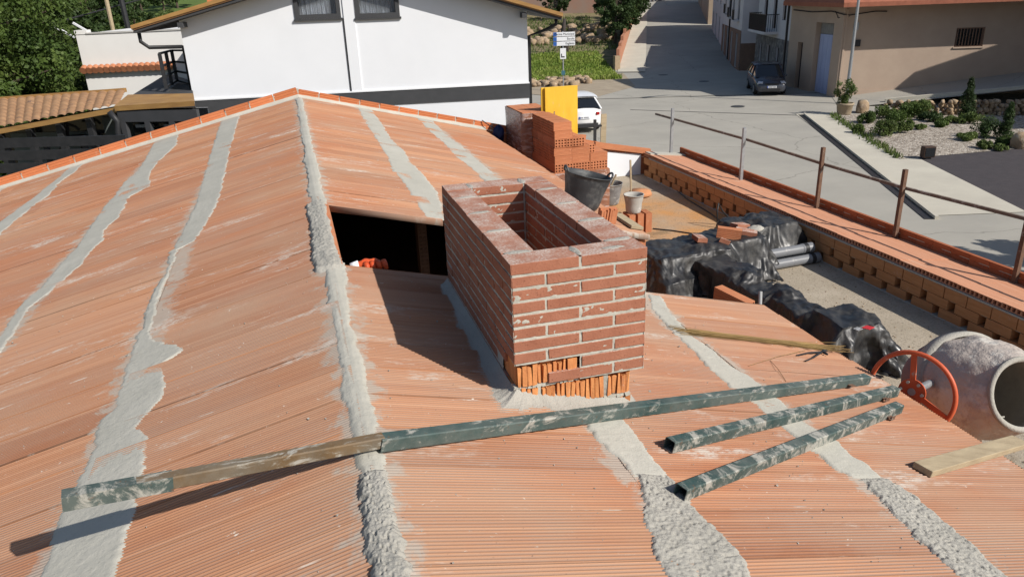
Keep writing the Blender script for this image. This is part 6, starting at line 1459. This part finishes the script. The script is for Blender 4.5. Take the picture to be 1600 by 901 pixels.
def tree_mesh(kind, seed, h=7, w=3.2, trunk=1.6, ncl=46, per=150, size=.14, mat=leaf_mid):
    rr = random.Random(seed); cl = []; tb = MB(); tb.tube([(0, 0, -.5), (.05, 0, trunk*.6), (0, .05, trunk), (rr.uniform(-.2, .2), rr.uniform(-.2, .2), h*.75)], [.22, .17, .13, .03], 8)
    for i in range(ncl):
        f = (i+.5)/ncl; zz = trunk+(h-trunk)*(f if kind != 'cone' else f**.9)
        env = math.sin(math.pi*min(1, .12+.86*f))**.55 if kind == 'round' else (1-f)**.75*.95+.06
        a = rr.uniform(0, 2*math.pi); q = rr.uniform(.25, 1.0)**.6*w*env; s_ = rr.uniform(.35, .75)*(w*.30) if kind == 'round' else rr.uniform(.35, .7)*w*.34*(.4+.7*(1-f))
        c = (q*math.cos(a), q*math.sin(a), zz+rr.uniform(-.3, .3)); cl.append((c, (s_, s_, s_*.75)))
        if i % 3 == 0: tb.tube([(0, 0, min(zz*.8, h*.6)), (c[0]*.5, c[1]*.5, zz*.9), c], [.07, .045, .015], 5)
    v, f = leaves(cl, per, size, seed)
    cr = npmesh('crown', v, f, mat); tk = tb.build('trunk', bark); return cr.data, tk.data, cr, tk
PROTO = {}
def proto(key, **kw):
    a, b, o1, o2 = tree_mesh(**kw); bpy.data.objects.remove(o1); bpy.data.objects.remove(o2); PROTO[key] = (a, b)
proto('round_mid', kind='round', seed=1, mat=leaf_mid); proto('round_mid2', kind='round', seed=2, h=6, w=3.6, mat=leaf_mid, ncl=50); proto('round_dark', kind='round', seed=3, h=7, w=3.2, mat=leaf_dark, ncl=50); proto('round_lite', kind='round', seed=4, h=5, w=3, mat=leaf_lite, trunk=1)
proto('near_a', kind='round', seed=5, h=9.5, w=3.4, trunk=1.2, ncl=150, per=420, size=.062, mat=leaf_mid); proto('near_b', kind='cone', seed=6, h=10.5, w=3.2, trunk=.8, ncl=190, per=330, size=.058, mat=leaf_mid)
def tree(key, p, s_, rz, label, group=None, name='tree'):
    t = empty(name, p, rz, label, 'tree', group); t.scale = (s_, s_, s_*random.uniform(.92, 1.1))
    for nm, me in zip(('crown', 'trunk'), PROTO[key]):
        o = bpy.data.objects.new(nm, me); COL.objects.link(o); o.parent = t
    return t
def gp(rt, fw): return V(rt, fw, float(gz(rt, fw)))
def at_px(u, D, z=None): 
    rt = (u-800)/FPX*D*1.0; return rt
# near tree group left of the annex
for (u, D, s_, key, rz, lb) in [(12, 25, .98, 'near_b', .4, 'tall feathery green tree at the far left edge behind the terrace roof'), (72, 27, .93, 'near_a', 1.4, 'broad green tree beside the cream annex wall'), (-45, 23, 1.0, 'near_a', 2.4, 'green tree crown cut by the left edge of the view'), (108, 30, .62, 'near_a', 3.6, 'lower dark bushy tree against the corner of the annex'), (40, 24, .55, 'near_b', 5.1, 'pale green bushy tree low in front of the left trees')]:
    rt = (u-800)/FPX*D; tree(key, V(rt, D, ZS), s_, rz, lb, 'trees beside the annex')
# field strip and orchard behind
quadsheet('field', (-75, 58), (-18, 58), (-18, 88), (-75, 88), 20, 20, M('dry grass field', (.26, .24, .06), (.17, .18, .05), .8, .95, .4, 6, .05), .06)
quadsheet('orchard_meadow', (-90, 96), (-20, 96), (-40, 320), (-240, 320), 30, 50, M('orchard grass', (.10, .15, .03), (.07, .11, .025), .5, .95, .4, 6, .05), .08)
rr = random.Random(31); lbT = {'round_mid': 'round mid green tree', 'round_mid2': 'spreading mid green tree', 'round_dark': 'dark green tree', 'round_lite': 'low light green tree'}
rowT = ['in the first row behind the annex', 'in the second row behind the annex', 'in front of the orchard behind the annex', 'in the sunny orchard behind the annex', 'on the lower wooded slope behind the orchard', 'halfway up the wooded slope behind the orchard', 'at the top of the wooded slope behind the orchard']
for row, (D, n_, u0, u1, sc_) in enumerate([(52, 9, -60, 120, .85), (66, 11, -60, 215, .95), (92, 12, -60, 270, 1.0), (128, 16, -40, 330, .8), (170, 15, -30, 340, 1.35), (215, 15, -30, 340, 1.7), (270, 15, -30, 350, 2.1)]):
    for i in range(n_):
        u = u0+(u1-u0)*(i+.5)/n_+rr.uniform(-9, 9); DD = D*rr.uniform(.93, 1.07); rt = (u-800)/FPX*DD; key = rr.choice(['round_mid', 'round_mid2', 'round_dark', 'round_dark'] if row not in (3,) else ['round_lite', 'round_lite', 'round_mid'])
        lb = lbT[key]+' '+rowT[row]; tree(key, gp(rt, DD), sc_*rr.uniform(.8, 1.2), rr.uniform(0, 6), lb, lb.replace(' tree ', ' trees '))
# trees behind the lot and beside the road
for (rt, fw, s_, key, lb) in [(11.0, 77, .72, 'round_dark', 'dark dense tree overhanging the brick wall by the road, the nearest one'), (12.3, 82, .85, 'round_dark', 'dark tree behind the nearest one along the brick wall'), (13.5, 88, .9, 'round_dark', 'dark tree further up behind the brick wall'), (15.2, 95, .8, 'round_dark', 'topmost dark tree by the brick wall'), (6.6, 98, .6, 'round_dark', 'small dark tree in front of the low brick house'), (-2, 92, .7, 'round_mid', 'green tree at the back of the lot beside the white roof')]:
    tree(key, gp(rt, fw), s_, rt*3, lb)
# grass of the lot
def tufts(name, n_, fn, size, seed, mat, label, lean=.35):
    r_ = np.random.default_rng(seed); rt, fw = fn(r_, n_); z = gz(rt, fw); x = CAM.x+FH.x*fw+RH.x*rt; y_ = CAM.y+FH.y*fw+RH.y*rt
    b = np.stack([x, y_, z], 1); a = r_.uniform(0, 2*np.pi, n_); w_ = size*.22*r_.uniform(.6, 1.4, n_); h_ = size*r_.uniform(.5, 1.4, n_)
    s_ = np.stack([np.cos(a)*w_, np.sin(a)*w_, 0*a], 1); tip = np.stack([r_.normal(0, lean, n_)*h_, r_.normal(0, lean, n_)*h_, h_], 1)
    v = np.stack([b-s_, b+s_, b+tip+s_*.3, b+tip-s_*.3], 1).reshape(-1, 3); o = npmesh(name, v, np.arange(n_*4).reshape(-1, 4), mat); o['kind'] = 'stuff'; o['label'] = label; return o
grass_m = leaf_m('lot grass', (.14, .22, .034), (.21, .27, .05), (.28, .28, .10))
tufts('grass', 17000, lambda r_, n_: (r_.uniform(-.5, 8.6, n_), 56.5+15*r_.uniform(0, 1, n_)**1.1), .26, 3, grass_m, 'bright green grass of the empty lot')
tufts('weeds', 4500, lambda r_, n_: (r_.uniform(-2, 11, n_), r_.uniform(73, 100, n_)), .22, 4, leaf_lite, 'rough weeds on the upper lot')
# garden shrubs on the gravel
def shrub(u, v, r_, h_, mat, label, seed, tall=False, per=130):
    p = hz(u, v, ZS); t = empty('shrub', (p.x, p.y, ZS+.02), 0, label, 'shrub', None); rr = random.Random(seed); cl = []
    n_ = 16 if not tall else 26
    for i in range(n_):
        f = i/n_; a = rr.uniform(0, 6.28)
        if tall: q = r_*.6*(1-f)*rr.uniform(.3, 1); cl.append(((q*math.cos(a), q*math.sin(a), .1+h_*f), (r_*.45*(1.1-f*.7),)*2+(h_*.1,)))
        else: q = r_*rr.uniform(.1, .9); cl.append(((q*math.cos(a), q*math.sin(a), h_*(.25+.6*rr.random()*(1-q/r_*.6))), (r_*.33, r_*.33, h_*.3)))
    v_, f_ = leaves(cl, per, .045 if not tall else .04, seed, .5); o = npmesh('foliage', v_, f_, mat, t, local=True)
    mb = MB()
    for i in range(7): a = rr.uniform(0, 6.28); q = r_*.6*rr.random(); mb.tube([(0, 0, 0), (q*.4*math.cos(a), q*.4*math.sin(a), h_*.4), (q*math.cos(a), q*math.sin(a), h_*.8)], [.015, .01, .004], 4)
    mb.build('stem', bark, t, local=True); return t
SH = [(1357, 193, .48, .6, leaf_mid, 'green shrub nearest the planter on the gravel'), (1384, 186, .5, .75, leaf_lite, 'shrub behind the planter shrub, near the stone wall'), (1401, 193, .5, .65, leaf_mid, 'bushy shrub right of the planter shrub'), (1380, 213, .60, .80, leaf_lite, 'largest shrub at the front of the gravel bed'), (1407, 209, .45, .5, leaf_lite, 'small yellowish shrub right of the largest one'), (1342, 208, .28, .38, leaf_lite, 'small shrub at the pavement edge'), (1418, 184, .55, .8, leaf_mid, 'shrub against the left end of the stone wall'), (1440, 182, .6, .85, leaf_lite, 'wide shrub in front of the stone wall'), (1452, 190, .5, .55, leaf_dark, 'low dark shrub before the stones'), (1422, 199, .22, .3, leaf_lite, 'tiny pale tuft on the gravel'), (1437, 203, .25, .25, leaf_lite, 'flat pale tuft in mid gravel'), (1470, 199, .32, .3, leaf_mid, 'low tuft in front of the conifer'), (1480, 193, .4, .35, leaf_lite, 'low light shrub left of the conifer foot'), (1515, 193, .6, .55, leaf_lite, 'light leafy plant at the foot of the conifer'), (1540, 215, .6, .9, leaf_dark, 'dark loose shrub left of the small conifer'), (1512, 220, .45, .35, leaf_lite, 'spreading low plant left of the dark shrub'), (1537, 233, .3, .35, leaf_lite, 'small light tuft near the asphalt'), (1570, 228, .35, .4, leaf_mid, 'tuft at the foot of the small conifer'), (1562, 236, .25, .25, leaf_lite, 'flattest tuft by the asphalt edge')]
for i, a in enumerate(SH): shrub(*a, 200+i)
shrub(1507, 189, .62, 1.75, leaf_dark, 'dense dark green conifer against the stone wall', 240, True, 190); shrub(1570, 218, .5, 1.3, leaf_dark, 'small dark conifer at the right end of the gravel bed', 241, True, 150)
r_ = np.random.default_rng(8)
tufts('edge_weeds', 500, lambda q, n_: ((lambda f: (16.1-1.65*f+q.normal(0, .12, n_), 37.4-10*f))(q.uniform(0, 1, n_))), .16, 9, leaf_lite, 'weeds along the edge between pavement and gravel')
# planter
pp = V(16.75, 37.6, ZS+.02); PT = empty('planter', pp, 0, 'clay coloured round planter with a leafy oleander beside the lamp post', 'planter')
mb = MB(); mb.lathe([(.001, .0), (.30, .0), (.33, .05), (.38, .45), (.42, .47), (.42, .56), (.36, .56), (.35, .45), (.001, .43)], 28, None, (0, 0, 0)); mb.build('pot', M('sandstone pot', (.36, .29, .20), (.28, .22, .15), 5, .9, .3, 30, .01), PT, True, local=True)
cl = []; rr = random.Random(44)
for i in range(26): a = rr.uniform(0, 6.28); f = rr.random(); q = (.25+.42*f)*rr.uniform(.3, 1); cl.append(((q*math.cos(a), q*math.sin(a), .6+.95*f), (.16, .16, .20)))
v_, f_ = leaves(cl, 60, .075, 45, .28); npmesh('foliage', v_, f_, leaf_lite, PT, local=True)
mb = MB()
for c_, _ in cl[::2]: mb.tube([(0, 0, .45), (c_[0]*.5, c_[1]*.5, .8), c_], [.015, .01, .004], 4)
mb.build('stem', bark, PT, local=True)

tree('round_mid', V(15.0, 12.2, ZS), 1.05, 1.0, 'street tree standing beside the pavement to the right of the view')
# joint line across the street, covers, crumbs of mortar on the boards
mb = MB(); a_, b_ = hz(985, 172, ZS), hz(1318, 183, ZS); mb.bar((a_.x, a_.y, ZS+.012), (b_.x, b_.y, ZS+.012), .07, .012); o = mb.build('street_joint', black_metal); o['kind'] = 'structure'
for (u, v), lb in [((1153, 167), 'round iron manhole cover on the sunlit street in front of the dark car'), ((1036, 118), 'small dark drain cover in the shaded road, left of the row houses'), ((1100, 128), 'dark drain cover in the shaded road beside the dark car')]:
    p = hz(u, v, ZS); mb = MB(); mb.lathe([(.001, .014), (.30, .014), (.32, .010), (.36, .008), (.36, .0)], 24, None, (p.x, p.y, ZS+.025)); tag(mb.build('manhole_cover', dark_grey), lb, 'manhole cover')
rr = random.Random(77); mb = MB()
for i in range(1500):
    xc = rr.choice([XR, .31, 1.33, -1.64, -2.64, .1, .9]); x = min(2.3, xc+rr.gauss(0, .22)); y_ = rr.uniform(-1.5, 4.5) if rr.random() < .8 else rr.uniform(-1.5, 9)
    if x > XR and 1.55 < y_ < 3.1 or (-.02 < x < .6 and -.03 < y_ < 1.42) or (x > .25 and 1.6 < y_ < 3.6): continue
    s_ = rr.uniform(.0010, .0024) if rr.random() < .96 else rr.uniform(.003, .0055); z = (zr(x) if x > XR else zl(x))+s_*.4
    mb.box((x, y_, z), (s_*2, s_*rr.uniform(1.2, 2.4), s_*1.4), Matrix.Rotation(rr.uniform(0, 3), 3, 'Z') @ Matrix.Rotation(rr.uniform(-.5, .5), 3, 'X'), s_*.3)
o = mb.build('mortar_crumbs', mortar_rough); tag(o, 'crumbs of dry mortar scattered over the clay boards', kind='stuff')
mb = MB()
for i in range(900):
    x, y_ = rr.uniform(2.6, 5.2), rr.uniform(-.5, 6); s_ = rr.uniform(.002, .007); mb.box((x, y_, ZF+s_*.4), (s_*2, s_*1.7, s_*1.3), Matrix.Rotation(rr.uniform(0, 3), 3, 'Z'), s_*.4)
o = mb.build('grit', rock_m); tag(o, 'grit and small stones on the terrace floor', kind='stuff')
